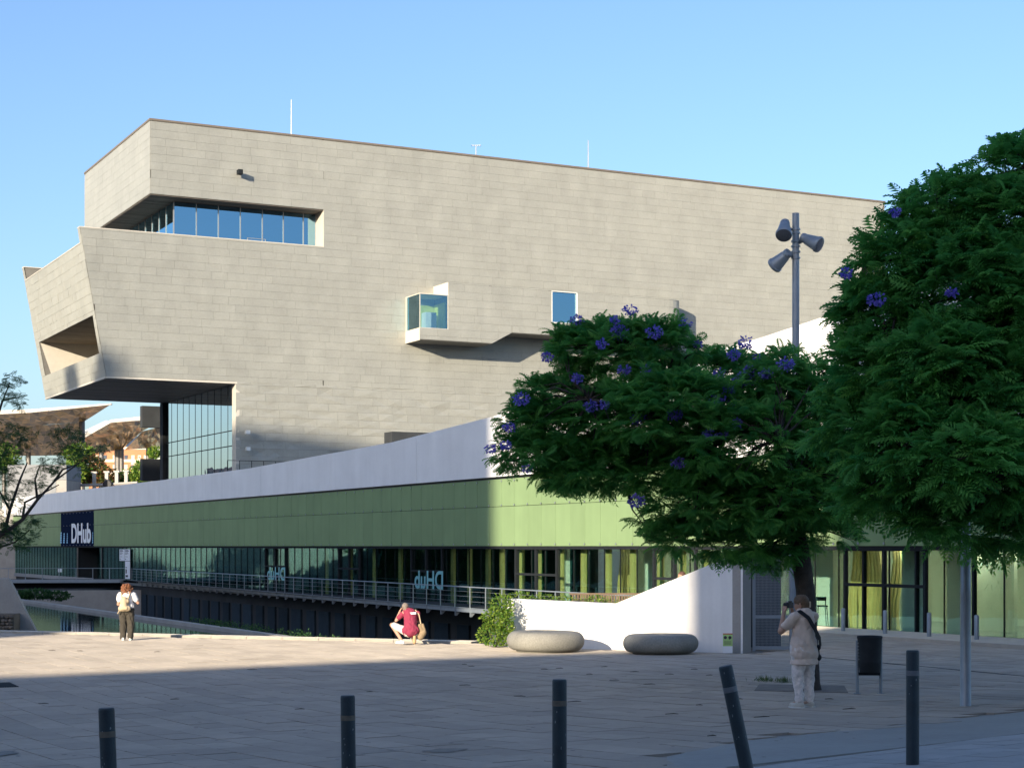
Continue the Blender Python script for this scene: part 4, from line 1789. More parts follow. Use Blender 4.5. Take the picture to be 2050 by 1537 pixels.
b.build('hinge_bolts', M_steel, binr, kind='stuff')

# plain steel lamp column on the near plaza
lp = ground(1933, 1413)
b = MB()
b.lathe(lp - UP * .02, [(.082, 0), (.082, .02), (.076, .03), (.074, 1.6), (.0745, 1.62), (.071, 1.63), (.064, 5.0)], 20)
o = b.build('steel_column', M_steel, label='plain round steel column standing on the plaza below the tree', cat='column')
smooth_by_angle(o)

# floodlight mast
fp = px(1593, 1300, 48.5)
fp.z = gz(fp.x, fp.y)
ftop = px(1592, 427, 48.5).z
mast = empty('floodlight_mast', fp, 'tall grey mast carrying three floodlights', 'floodlight mast')
b = MB()
b.lathe(fp, [(.17, 0), (.17, .03), (.115, .05), (.112, 4), (.1, ftop - fp.z - 2.2), (.098, ftop - fp.z)], 20)
smooth_by_angle(b.build('pole', M_paint, mast))
mk = 48.5 / FPX
zpx = lambda y: px(0, y, 48.5).z
for y in (460, 467, 484, 494, 505, 517):
    b = MB()
    b.lathe((fp.x, fp.y, zpx(y)), [(.105, -.02), (.13, -.02), (.13, .03), (.105, .03)], 16)
    b.build('clamp_collar', M_paint, mast)
M_lens = mat('lamp_lens', (.09, .10, .12), rough=.25, var=.2, vscale=30)
for (cx0, cy0, cx1, cy1, ja, dy) in ((1571, 450, 1565, 476, (1586, 460), -.35), (1612, 478, 1638, 494, (1600, 487), -.25), (1574, 510, 1552, 530, (1586, 513), .3)):
    a = px(cx0, cy0, 48.4)
    c = px(cx1, cy1, 48.4)
    c.y += dy
    ax = (c - a).normalized()
    L = (c - a).length
    hd = MB()
    s_ = mk
    hd.lathe(a, [(5 * s_, -9 * s_), (9 * s_, -8 * s_), (10 * s_, -3 * s_), (9 * s_, 1 * s_), (10.5 * s_, 3 * s_), (15 * s_, L * .82), (16.5 * s_, L * .84), (16.5 * s_, L * .95), (15.5 * s_, L)], 22, ax)
    h_ = hd.build('floodlight', M_paint, mast)
    smooth_by_angle(h_)
    ln_ = MB()
    ln_.lathe(a, [(15 * s_, L + .002), (12 * s_, L + .02), (4 * s_, L + .03)], 22, ax)
    smooth_by_angle(ln_.build('lens', M_lens, h_))
    br = MB()
    j = px(*ja, 48.5)
    br.tube([j, a + ax * .03], .04, 6)
    br.box(a - V((.02, .17, .06)), (.04, 0, 0), (0, .34, 0), (0, 0, .10))
    br.build('bracket', M_paint, h_)

# roof terrace bits behind the parapet
b = MB()
p0 = MU(mtz(785, 880, -6)[0], -6, 0)
p1 = MU(mtz(862, 872, -6)[0], -6, 0)
zt0 = hit(785, 879, MU(0, -6, 0), MN).z
b.box(V((p0.x, p0.y, 6.2)), p1 - p0, S * 1.5, UP * (hit(862, 866, MU(0, -6, 0), MN).z - 6.2))
b.build('roof_plant_box', M_concdark, label='flat dark service box just above the white parapet', cat='service box')
tr_ = empty('terrace_railing', MU(mtz(470, 925, -4)[0], -4, 6), 'thin dark railing on the roof terrace below the museum wall', 'railing')
ta_, tb_ = mtz(455, 922, -4)[0], mtz(575, 922, -4)[0]
zr_ = hit(465, 922, MU(0, -4, 0), MN).z
b = MB()
b.box(MU(ta_, -4, zr_), T * (tb_ - ta_), S * .04, UP * .04)
b.build('handrail', M_dark, tr_)
for k in range(6):
    b = MB()
    b.box(MU(ta_ + (tb_ - ta_) * k / 5, -4, zr_ - 1.6), T * .04, S * .04, UP * 1.6)
    b.build('post', M_dark, tr_)

# bar stool in the lobby
sp_ = LF(wx(1645, -2.2), -2.2, FLZ)
st = empty('bar_stool', sp_, 'dark bar stool behind the glass beside the tree trunk', 'stool')
for sx in (-1, 1):
    for sy in (-1, 1):
        b = MB()
        b.tube([sp_ + V((sx * .2, sy * .2, 0)), sp_ + V((sx * .15, sy * .15, .75))], .016, 6)
        b.build('leg', M_black, st)
b = MB()
b.cbox(sp_ + UP * .77, (.38, .38, .05))
b.build('seat', M_black, st)
b = MB()
b.box(sp_ + V((-.19, .15, .95)), (.38, 0, 0), (0, .03, 0), (0, 0, .14))
b.box(sp_ + V((-.18, .15, .75)), (.03, 0, 0), (0, .03, 0), (0, 0, .3))
b.box(sp_ + V((.15, .15, .75)), (.03, 0, 0), (0, .03, 0), (0, 0, .3))
b.build('backrest', M_black, st)

# ------------------------------------------------------------------ background beyond the museum
b = MB()
b.prism([(-170, 182, 6.6), (-30, 182, 6.6), (-10, 420, 6.6), (-260, 420, 6.6)], (0, 0, -11))
b.build('raised_street', M_conc, kind='structure')
m_gold = mat('mirror_gold', (.40, .25, .09), rough=.3, metal=.4, var=.6, vscale=1.1, tone=.7)
M_fascia = mat('canopy_fascia', (.42, .39, .35), rough=.5, var=.05)
M_cpost = mat('canopy_post', (.16, .15, .14), rough=.5, metal=.4)
Z0 = 6.6


def canopy(label, fascia, under, posts, d0):
    e_ = empty('market_canopy', V((px(fascia[0][0], 900, d0).x, d0, Z0)), label, 'canopy')
    b = MB()
    for (x0, y0, x1, y1, th0, th1, da, db) in fascia_segments(fascia):
        b.prism([px(x0, y0, da), px(x1, y1, db), px(x1, y1 + th1, db), px(x0, y0 + th0, da)], (0, .5, 0))
    b.build('fascia', M_fascia, e_)
    for quad in under:
        b = MB()
        A_, B_, C_, D_ = [px(x, y, d) for x, y, d in quad]
        nu, nv = 9, 5
        P_g = {}
        for i in range(nu + 1):
            for j in range(nv + 1):
                u, v = i / nu, j / nv
                q = A_.lerp(B_, u).lerp(D_.lerp(C_, u), v)
                inner = 0 < i < nu and 0 < j < nv
                P_g[i, j] = q + (V((rt.uniform(-.2, .2), rt.uniform(-.3, .3), rt.uniform(-.28, .28))) if inner else V((0, 0, 0)))
        for i in range(nu):
            for j in range(nv):
                b.tn = rt.random()
                b.poly([P_g[i, j], P_g[i + 1, j], P_g[i + 1, j + 1]])
                b.tn = rt.random()
                b.poly([P_g[i, j], P_g[i + 1, j + 1], P_g[i, j + 1]])
        b.build('mirror_facets', m_gold, e_, kind='stuff')
    for (x, y, d, r_) in posts:
        p = px(x, y, d)
        b = MB()
        b.tube([V((p.x, p.y, Z0)), p], r_, 10)
        b.build('post', M_cpost, e_)


def fascia_segments(f):
    for (x0, y0, t0, d0), (x1, y1, t1, d1) in zip(f, f[1:]):
        yield x0, y0, x1, y1, t0, t1, d0, d1


canopy('gold mirrored market canopy with a long pale upper edge left of the museum',
       [(-60, 824, 8, 225), (60, 819, 7, 225), (223, 807, 3, 225)],
       [[(-60, 832, 225), (60, 826, 225), (60, 852, 237), (-60, 856, 237)], [(60, 826, 225), (221, 810, 225), (166, 845, 238), (60, 852, 237)],
        [(-60, 856, 237), (20, 853, 237), (0, 912, 255), (-60, 912, 255)], [(20, 853, 237), (95, 850, 237), (80, 912, 255), (0, 912, 255)], [(95, 850, 237), (166, 845, 238), (152, 910, 255), (80, 912, 255)]],
       [(164, 842, 238, .42), (57, 905, 252, .35), (8, 905, 252, .3), (22, 905, 258, .3)], 225)
canopy('smaller gold mirrored canopy with a kinked pale edge under the museum overhang',
       [(168, 869, 8, 250), (222, 840, 6, 250), (285, 833, 8, 250), (330, 830, 8, 250)],
       [[(170, 876, 250), (222, 846, 250), (232, 870, 262), (166, 882, 262)], [(222, 846, 250), (330, 839, 250), (285, 863, 262), (232, 870, 262)],
        [(166, 882, 262), (232, 870, 262), (236, 901, 272), (175, 910, 275)], [(232, 870, 262), (285, 863, 262), (245, 899, 272), (236, 901, 272)], [(285, 863, 262), (330, 852, 262), (330, 895, 280), (250, 900, 275)]],
       [(236, 900, 272, .55), (243, 898, 272, .4), (203, 905, 280, .4), (297, 890, 278, .4), (304, 890, 282, .4)], 250)
b = MB()
b.prism([px(168, 862, 330), px(212, 841, 330), px(225, 846, 330), px(240, 900, 330), px(168, 900, 330)], (0, 20, 0))
b.build('far_roof', mat('slate_blue', (.22, .25, .30), rough=.5, metal=.3), label='slate blue roof plane behind the gold canopies', cat='roof')
# brick apartment block
bd_ = 310.0
M_brick = mat('orange_brick', (.42, .20, .10), rough=.9, var=.12, vscale=.3)
M_cream = mat('cream_render', (.62, .52, .42), rough=.9, var=.08)
M_win = mat('dark_window', (.05, .07, .10), rough=.2)
ap = empty('brick_apartment_block', px(240, 1000, bd_), 'orange brick apartment block seen between the canopy posts', 'building')
ap.location.z = Z0
b = MB()
p, q = px(178, 898, bd_), px(302, 898, bd_)
b.box((p.x, p.y, Z0), (q.x - p.x, 0, 0), (0, 12, 0), (0, 0, p.z - Z0))
b.build('wall', M_brick, ap)
for y in (896, 921, 946):
    b = MB()
    z_ = px(0, y, bd_).z
    b.box((p.x - .1, p.y - .18, z_ - .35), (q.x - p.x + .2, 0, 0), (0, .3, 0), (0, 0, .5))
    b.build('cornice', M_cream, ap)
wi = 0
for y0, y1 in ((911, 920), (930, 940), (952, 960)):
    for x in (190, 207, 226, 249, 263, 276, 288):
        if rt.random() < .12:
            continue
        a, c = px(x, y1, bd_), px(x + 6.5, y0, bd_)
        b = MB()
        b.box((a.x, a.y - .08, a.z), (c.x - a.x, 0, 0), (0, .2, 0), (0, 0, c.z - a.z))
        w__ = b.build('window', M_win if rt.random() < .5 else M_cream, ap)
b = MB()
a, c = px(262, 965, 280), px(284, 925, 280)
b.box((a.x, 280, Z0), (c.x - a.x, 0, 0), (0, 8, 0), (0, 0, c.z - Z0))
b.build('white_annex', M_cream, label='low cream building in front of the brick block', cat='building')
a, c = px(302, 965, 300), px(345, 892, 300)
b = MB()
b.box((a.x, 300, Z0), (c.x - a.x, 0, 0), (0, 8, 0), (0, 0, c.z - Z0))
gnb = b.build('green_white_building', mat('pale_green_render', (.50, .55, .45), rough=.8), label='pale green building beside the museum corner post', cat='building')
# white block left of the planting
wd_ = 178.0
M_blockshade = mat('shaded_white_render', (.26, .27, .28), rough=.9, var=.06)  # white render, its shade put into this darker grey
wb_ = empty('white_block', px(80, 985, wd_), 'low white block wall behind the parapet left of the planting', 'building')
for (x0, x1, y0, y1, m_) in ((15, 133, 930, 960, M_blockshade), (15, 112, 960.5, 1010, M_blockshade), (112.6, 133, 960.5, 1010, M_conc)):
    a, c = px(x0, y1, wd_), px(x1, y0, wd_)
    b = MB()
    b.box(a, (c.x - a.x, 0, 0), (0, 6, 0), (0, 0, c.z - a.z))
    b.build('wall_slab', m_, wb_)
b = MB()
b.box(V((px(10, 0, wd_).x, wd_ + .3, -4)), (px(133, 0, wd_).x - px(10, 0, wd_).x, 0, 0), (0, 5, 0), (0, 0, px(0, 1005, wd_).z + 4))
b.build('base', M_conc, wb_)
# street edge rail with short lamp posts
se = empty('street_railing', px(200, 975, 184), 'pale guard rail along the raised street', 'railing')
b = MB()
b.tube([px(133, 972, 184), px(205, 970, 184), px(275, 966, 184)], .16, 6)
b.build('rail', M_fascia, se)
for i, (x, y0) in enumerate(((157, 948), (188, 947), (213, 946), (233, 945), (252, 944))):
    p = px(x, y0, 185)
    b = MB()
    b.box((p.x - .17, p.y, Z0), (.34, 0, 0), (0, .3, 0), (0, 0, p.z - Z0))
    b.box((p.x - .3, p.y - .05, p.z), (.6, 0, 0), (0, .4, 0), (0, 0, .18))
    b.build('lamp_post', M_fascia, label='%s short square lamp post on the raised street, counted from the white block' % ('first', 'second', 'third', 'fourth', 'fifth')[i], cat='lamp post', group='short lamp posts on the raised street')
b = MB()
p = px(215, 969, 183.6)
b.lathe(p, [(.38, 0), (.5, .05), (.5, .22), (.38, .27)], 18, (0, 1, 0))
b.build('tyre', M_black, label='black tyre hanging on the guard rail', cat='tyre')

# ------------------------------------------------------------------ town behind and beside the camera: its buildings shade the near plaza
def block(name, x0, x1, y0, y1, h, label, m, floors, boxes=(), winm=None):
    e_ = empty(name, ((x0 + x1) / 2, (y0 + y1) / 2, -5), label, 'building')
    b = MB()
    b.box((x0, y0, -5), (x1 - x0, 0, 0), (0, y1 - y0, 0), (0, 0, h + 5))
    b.build('wall', m, e_)
    for (a, c, d, f_, hh) in boxes:
        b = MB()
        b.box((a, d, h), (c - a, 0, 0), (0, f_ - d, 0), (0, 0, hh))
        b.build('roof_box', m, e_)
    b = MB()
    fh = h / floors
    for k in range(floors):
        z_ = .9 + k * fh
        n_ = max(2, int((x1 - x0) / 3.2))
        for i in range(n_):
            xx = x0 + (x1 - x0) * (i + .25) / n_
            b.box((xx, y1 + .004, z_), (1.5, 0, 0), (0, .05, 0), (0, 0, fh * .55))
        n_ = max(2, int((y1 - y0) / 3.2))
        for i in range(n_):
            yy = y0 + (y1 - y0) * (i + .25) / n_
            b.box((x1 + .004, yy, z_), (.05, 0, 0), (0, 1.5, 0), (0, 0, fh * .55))
    b.build('window_rows', M_win, e_, kind='stuff')


M_far1 = mat('town_render', (.30, .27, .24), rough=.9, var=.1)
M_far2 = mat('town_pink', (.30, .21, .18), rough=.9, var=.1)
BY = -40.0
block('tower_block', -100.8, -67.7, BY - 10, BY, 49.0, 'lower wing of the tall tower behind the viewer', M_far1, 15)
block('tower_block', -117.9, -100.9, BY - 10, BY, 54.3, 'middle wing of the tall tower behind the viewer', M_far1, 17, [(-117.6, -116.5, BY - 3, BY, 3.4), (-116.0, -114.6, BY - 3, BY, 4.2)])
block('tower_block', -185, -118, BY - 10, BY, 56.0, 'tallest wing of the tower behind the viewer with roof boxes', M_far1, 18, [(-185, -131, BY - 8, BY, 4.5), (-127.6, -126, BY - 3, BY, 3.2), (-125.6, -123.2, BY - 3, BY, 4.8)])
ab = empty('apartment_block', (-54, BY - 5, -5), 'mid-rise apartment block with a gently sloping roof behind the viewer', 'building')
b = MB()
b.prism([(-67.6, BY, -5), (-39.7, BY, -5), (-39.7, BY, 21.75), (-67.6, BY, 15.2)], (0, -10, 0))
b.build('wall', M_far2, ab)
block('office_block', -39.6, 40, BY - 16, BY, 38.0, 'broad office block behind the viewer', M_far1, 13)
for i, (x0, y0, w_, l_, h, m_) in enumerate(((-160, 30, 32, 40, 16, M_far1), (-250, 260, 50, 60, 20, M_far2))):
    block('street_block', x0, x0 + w_, y0, y0 + l_, h, ('pale block beside the plaza', 'far pinkish block down the street')[i] + ' outside the frame', m_, max(3, int(h / 3.2)))
# ------------------------------------------------------------------ foliage
def np_mesh(name, verts, quads, tones, m, parent=None, smooth=False, **kw):
    """one mesh from numpy arrays; quads (n, 4)"""
    me = bpy.data.meshes.new(name)
    nv, nf = len(verts), len(quads)
    me.vertices.add(nv)
    me.vertices.foreach_set('co', np.ascontiguousarray(verts, dtype=np.float32).ravel())
    me.loops.add(nf * 4)
    me.loops.foreach_set('vertex_index', np.ascontiguousarray(quads, dtype=np.int32).ravel())
    me.polygons.add(nf)
    me.polygons.foreach_set('loop_start', np.arange(0, nf * 4, 4, dtype=np.int32))
    me.polygons.foreach_set('loop_total', np.full(nf, 4, dtype=np.int32))
    me.update(calc_edges=True)
    at = me.attributes.new('tone', 'FLOAT', 'FACE')
    at.data.foreach_set('value', np.ascontiguousarray(tones, dtype=np.float32))
    if smooth:
        me.polygons.foreach_set('use_smooth', np.ones(nf, dtype=bool))
    return mesh_obj(name, me, m, parent, **kw)


def frond_proto(n=8, droop=.32, width=.30):
    """feathery compound leaf of unit length along +x, top towards +z"""
    vs, qs = [], []

    def P(s):
        return np.array([s * (1 - .10 * s * s), 0, .12 * math.sin(s * 1.7) - droop * s * s])
    for i in range(n):
        s = .16 + .80 * i / (n - 1)
        L = width * math.sin(math.pi * (.12 + .86 * (i + .5) / n)) ** .7 * (1.0 if i < n - 1 else .7)
        b = P(s)
        for sd in (-1, 1):
            d = np.array([.55, sd * .83, -.10])
            tip = b + d * L + np.array([0, 0, -.22 * L])
            mid = b + d * L * .5 + np.array([0, 0, .03 * L])
            w = np.array([.044, -sd * .008, 0])
            k = len(vs)
            vs += [b, mid + w, tip, mid - w]
            qs.append((k, k + 1, k + 2, k + 3) if sd > 0 else (k + 3, k + 2, k + 1, k))
    # terminal leaflet and stalk
    k = len(vs)
    a, c = P(.94), P(1.08)
    vs += [a, (a + c) / 2 + np.array([0, .03, 0]), c, (a + c) / 2 - np.array([0, .03, 0])]
    qs.append((k, k + 1, k + 2, k + 3))
    for s0, s1 in ((0, .35), (.35, .7), (.7, .97)):
        k = len(vs)
        a, c = P(s0), P(s1)
        w = np.array([0, .006, 0])
        vs += [a - w, a + w, c + w * .7, c - w * .7]
        qs.append((k, k + 1, k + 2, k + 3))
    return np.array(vs), np.array(qs)


FR_V, FR_Q = frond_proto()
rng = np.random.default_rng(4)


def norm(a):
    return a / np.maximum(np.linalg.norm(a, axis=-1, keepdims=True), 1e-9)


def fronds(pos, dirs, ups, scale, tone, proto=None):
    """instances of the leaf -> (verts, quads, tones)"""
    Vp, Qp = (FR_V, FR_Q) if proto is None else proto
    x = norm(dirs)
    z = norm(ups - x * (ups * x).sum(-1, keepdims=True))
    y = np.cross(z, x)
    Mx = np.stack([x, y, z], axis=-1) * scale[:, None, None]
    vv = np.einsum('nij,kj->nki', Mx, Vp) + pos[:, None, :]
    n, k = len(pos), len(Vp)
    qq = (Qp[None] + (np.arange(n) * k)[:, None, None]).reshape(-1, 4)
    tt = np.repeat(tone, len(Qp))
    return vv.reshape(-1, 3), qq, tt


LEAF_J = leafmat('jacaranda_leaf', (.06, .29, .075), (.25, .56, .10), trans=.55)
LEAF_S = leafmat('shrub_leaf', (.07, .20, .025), (.32, .40, .06), trans=.4)
LEAF_R = leafmat('red_shrub_leaf', (.07, .13, .025), (.28, .11, .05), trans=.4)
LEAF_T = leafmat('thin_tree_leaf', (.025, .085, .03), (.07, .16, .04), trans=.4)
LEAF_G = leafmat('grass_blade', (.05, .11, .02), (.12, .18, .05), trans=.3)
M_bark = mat('bark', (.055, .045, .038), rough=.95, var=.3, vscale=9, bump=.8, bscale=22, bdist=.03)
M_flower = leafmat('blossom', (.19, .15, .62), (.42, .36, .92), trans=.45)


def clusters(lobes, n, rd, fill=.62, low=-.55):
    """branch tips spread over and inside ellipsoidal lobes: positions, outward directions"""
    ws = np.array([l[1][0] * l[1][2] for l in lobes])
    ws = ws / ws.sum()
    idx = rd.choice(len(lobes), n, p=ws)
    C = np.array([np.array(l[0]) for l in lobes])[idx]
    Rr = np.array([np.array(l[1]) for l in lobes])[idx]
    d = norm(rd.normal(size=(n, 3)))
    d[:, 2] = np.where(d[:, 2] < low, -d[:, 2], d[:, 2])
    rr = fill + (1 - fill) * rd.random(n) ** .6
    rr *= 1 + .10 * np.sin(d[:, 0] * 9 + idx) * np.cos(d[:, 2] * 8 + idx * 2)
    rr = np.where(rd.random(n) < .13, rr * rd.uniform(1.0, 1.22, n), rr)      # stray sprays break the outline
    p = C + d * Rr * rr[:, None]
    out = norm(d / Rr)
    return p, out, rr


def crown_fronds(lobes, n_cl, per, size, seed, fill=.62, low=-.55):
    rd = np.random.default_rng(seed)
    p, out, rr = clusters(lobes, n_cl, rd, fill, low)
    pos = np.repeat(p, per, 0)
    o = np.repeat(out, per, 0)
    n = len(pos)
    a = rd.random(n) * 2 * math.pi
    hor = np.stack([np.cos(a), np.sin(a), np.zeros(n)], -1)
    d = norm(o * .75 + hor * .9 + np.array([0, 0, .10]) + rd.normal(size=(n, 3)) * .28)
    d[:, 2] = np.clip(d[:, 2], -.65, .75)
    up = np.tile(np.array([0, 0, 1.0]), (n, 1)) + o * .35 + rd.normal(size=(n, 3)) * .35
    sc = size * rd.uniform(.65, 1.25, n)
    ctone = np.repeat(rd.random(n_cl), per)
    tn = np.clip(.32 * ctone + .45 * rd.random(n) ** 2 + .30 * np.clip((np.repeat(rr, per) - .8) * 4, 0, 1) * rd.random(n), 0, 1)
    return pos, d, up, sc, tn, p


def jacaranda(label, trunk, limbs, lobes, n_cl, per, size, seed, blossoms, keep=260, fill=.62):
    """trunk: [(point, radius)]; limbs: list of such paths; lobes: crown volumes"""
    root = empty('jacaranda_tree', trunk[0][0], label, 'tree')
    b = MB()
    b.tube([p for p, r_ in trunk], [r_ for p, r_ in trunk], 14)
    o = b.build('trunk', M_bark, root, smooth=True)
    for L in limbs:
        b = MB()
        b.tube([p for p, r_ in L], [r_ for p, r_ in L], 8)
        b.build('limb', M_bark, root, smooth=True)
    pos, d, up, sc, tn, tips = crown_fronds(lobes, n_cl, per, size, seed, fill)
    # twigs from the limbs to the tips
    nodes = [p for L in limbs for p, r_ in L]
    b = MB()
    rd_ = random.Random(seed)
    for tp in tips[::3]:
        tp = V(tp)
        q = min(nodes, key=lambda s_: (s_ - tp).length)
        m_ = q.lerp(tp, .5) + V((rd_.uniform(-.15, .15), rd_.uniform(-.15, .15), rd_.uniform(-.05, .2)))
        b.tube([q, m_, tp], [.022, .014, .006], 4, cap=False)
    b.build('twigs', M_bark, root, kind='stuff')
    # single leaves: the nearest, largest ones
    cs = (pos[:, 1])
    vis = np.array([in_view(p, 0) for p in pos])
    order = np.argsort(cs / sc + (~vis) * 1e6)
    first, rest = order[:keep], order[keep:]
    base_me = None
    for i in first:
        x = norm(d[i:i + 1])[0]
        z = up[i] - x * np.dot(up[i], x)
        z = z / np.linalg.norm(z)
        y = np.cross(z, x)
        if base_me is None:
            ob = np_mesh('leaf', FR_V, FR_Q, np.full(len(FR_Q), .55), LEAF_J, None)
            base_me = ob.data
        else:
            ob = bpy.data.objects.new('leaf', base_me)
            COL.objects.link(ob)
        s_ = sc[i]
        mw = Matrix(((x[0] * s_, y[0] * s_, z[0] * s_, pos[i][0]), (x[1] * s_, y[1] * s_, z[1] * s_, pos[i][1]), (x[2] * s_, y[2] * s_, z[2] * s_, pos[i][2]), (0, 0, 0, 1)))
        ob.parent = root
        ob.matrix_parent_inverse = Matrix.Translation(-V(root.location))
        ob.matrix_basis = mw
    chunks, base_n = [], 0
    for k, pr in enumerate((None, frond_proto(8, .10, .34), frond_proto(9, .55, .27), frond_proto(7, .40, .22))):      # leaves of different habit
        sel = rest[k::4]
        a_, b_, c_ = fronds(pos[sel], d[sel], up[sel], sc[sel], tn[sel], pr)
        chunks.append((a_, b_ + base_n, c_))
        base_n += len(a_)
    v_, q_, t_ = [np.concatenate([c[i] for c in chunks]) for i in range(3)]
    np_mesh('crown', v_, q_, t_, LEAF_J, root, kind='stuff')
    # blossom clusters
    rb_ = np.random.default_rng(seed + 50)
    for (x, y, dd, s_) in blossoms:
        c = px(x, y, dd)
        n = int(75 * min(1.6, s_ / .11))
        dirs = norm(rb_.normal(size=(n, 3)))
        rad = rb_.random(n) ** .5
        pp_ = np.array(c) + dirs * rad[:, None] * np.array([s_, s_ * .7, s_ * .72])
        bell = np.array([[0, 0, 0], [.5, .32, .1], [1, 0, 0], [.5, -.32, .1], [0, 0, 0], [.5, .1, .34], [1, 0, 0], [.5, .1, -.34]])
        bq = np.array([[0, 1, 2, 3], [4, 5, 6, 7]])
        vv, qq, tt = fronds(pp_, dirs + np.array([0, -.3, -.4]), rb_.normal(size=(n, 3)), rb_.uniform(.035, .06, n), rb_.random(n), (bell, bq))
        np_mesh('blossom_cluster', vv, qq, tt, M_flower, root, kind='stuff')
    return root


def lobe(x, y, d, rx, ry, dep=None):
    """crown lobe given by its picture place, depth and half sizes in photograph pixels"""
    c = px(x, y, d)
    a, b = rx / FPX * d, ry / FPX * d
    return (tuple(c), (a, dep if dep else (a + b) / 2, b))


# nearer jacaranda whose trunk stands behind the woman
tb = ground(1620, 1381)
dT = tb.y
P_ = lambda x, y, dd=0.0: px(x, y, dT + dd)
trunk = [(tb - UP * .1, .24), (tb + UP * .12, .185), (P_(1618, 1280), .165), (P_(1612, 1180), .16), (P_(1603, 1110), .165), (P_(1590, 1060), .16)]
limbs = [[(P_(1590, 1062), .13), (P_(1520, 980, -.2), .10), (P_(1420, 900, -.4), .07), (P_(1320, 840, -.5), .045), (P_(1180, 800, -.4), .02)],
         [(P_(1592, 1060), .12), (P_(1580, 950, .5), .09), (P_(1540, 840, .8), .06), (P_(1480, 740, .9), .03)],
         [(P_(1594, 1062), .12), (P_(1660, 960, .1), .09), (P_(1720, 860, .3), .06), (P_(1780, 760, .4), .03)],
         [(P_(1560, 1030, -.1), .08), (P_(1420, 985, .4), .05), (P_(1250, 960, .6), .03), (P_(1120, 930, .5), .012)],
         [(P_(1420, 900, -.4), .06), (P_(1330, 760, .1), .04), (P_(1260, 690, .2), .02)],
         [(P_(1600, 1050, -.1), .09), (P_(1590, 960, -1.0), .06), (P_(1560, 880, -1.5), .03)]]
lobes = [lobe(1240, 715, dT + .4, 115, 62), lobe(1310, 702, dT, 85, 50), lobe(1430, 755, dT + .8, 95, 42), lobe(1120, 870, dT + .3, 95, 65), lobe(1150, 955, dT + .2, 75, 40), lobe(1240, 850, dT, 115, 75),
         lobe(1350, 830, dT - .6, 130, 90), lobe(1330, 950, dT + .2, 150, 65), lobe(1480, 900, dT - .6, 150, 110), lobe(1430, 1020, dT - .3, 140, 70), lobe(1560, 820, dT - .2, 100, 110), lobe(1560, 1020, dT - .7, 130, 75),
         lobe(1500, 1095, dT - .2, 100, 32), lobe(1650, 980, dT - .5, 110, 90), lobe(1650, 1075, dT + .1, 60, 35), lobe(1640, 840, dT, 90, 100), lobe(1320, 1040, dT + .1, 50, 22), lobe(1530, 1125, dT + .2, 60, 22),
         lobe(1350, 1085, dT - .2, 55, 30), lobe(1065, 850, dT + .2, 62, 42), lobe(1075, 915, dT + .1, 75, 42), lobe(1150, 700, dT + .3, 48, 38), lobe(1110, 800, dT + .2, 65, 42), lobe(1200, 940, dT + .2, 110, 60)]
fl1 = [(1262, 622, .4, .10), (1240, 665, .3, .13), (1205, 688, -.1, .08), (1250, 740, -.1, .08), (1295, 740, -.2, .08), (1155, 757, .1, .07), (1043, 798, .1, .12), (1020, 855, .2, .08), (1012, 890, .2, .07),
       (982, 898, .2, .07), (1182, 812, -.1, .09), (1208, 810, -.2, .07), (1278, 838, -.3, .11), (1350, 830, -.6, .10), (1435, 803, -.5, .13), (1440, 748, 0, .09), (1485, 760, 0, .12), (1505, 762, 0, .11), (1458, 780, -.3, .08),
       (1475, 847, -.8, .08), (1422, 868, -.8, .09), (1358, 925, -.4, .09), (1273, 1003, -.1, .12), (1492, 686, .5, .11), (1470, 710, .4, .09), (1572, 730, -.4, .13), (1535, 748, -.4, .09), (1520, 715, .2, .07),
       (1310, 665, -.1, .11), (1398, 690, .2, .06), (1155, 640, .6, .09), (1370, 648, .5, .10), (1230, 640, .3, .06), (1500, 740, 0, .08), (1095, 715, .3, .07), (1468, 805, -.3, .07), (1450, 870, -.8, .06), (1055, 938, 0, .05)]
fl1 = [(x, y, dT + dd - .55, s_ * 1.2) for x, y, dd, s_ in fl1]
jacaranda('broad jacaranda with many violet blossom clusters, its trunk behind the standing woman', trunk, limbs, lobes, 2700, 9, .31, 21, fl1, 280, fill=.35)

# taller jacaranda reaching in from the right
d2 = 23.0
tb2 = V((px(2150, 1400, d2).x, d2, 0))
tb2.z = gz(tb2.x, tb2.y)
Q_ = lambda x, y, dd=0.0: px(x, y, d2 + dd)
trunk2 = [(tb2 - UP * .1, .26), (tb2 + UP * .15, .2), (Q_(2150, 1250), .18), (Q_(2140, 1100), .17), (Q_(2120, 1000), .16)]
limbs2 = [[(Q_(2120, 1000), .14), (Q_(2020, 900, -.3), .10), (Q_(1900, 800, -.4), .07), (Q_(1780, 720, -.3), .03)],
          [(Q_(2120, 1000), .14), (Q_(2060, 820), .11), (Q_(1980, 620, .2), .07), (Q_(1880, 480, .3), .03)],
          [(Q_(2125, 1000), .13), (Q_(2120, 760, .4), .10), (Q_(2090, 520, .5), .06), (Q_(2040, 340, .4), .03)],
          [(Q_(2080, 960, -.5), .09), (Q_(1980, 960, -1.2), .06), (Q_(1880, 930, -1.6), .03)]]
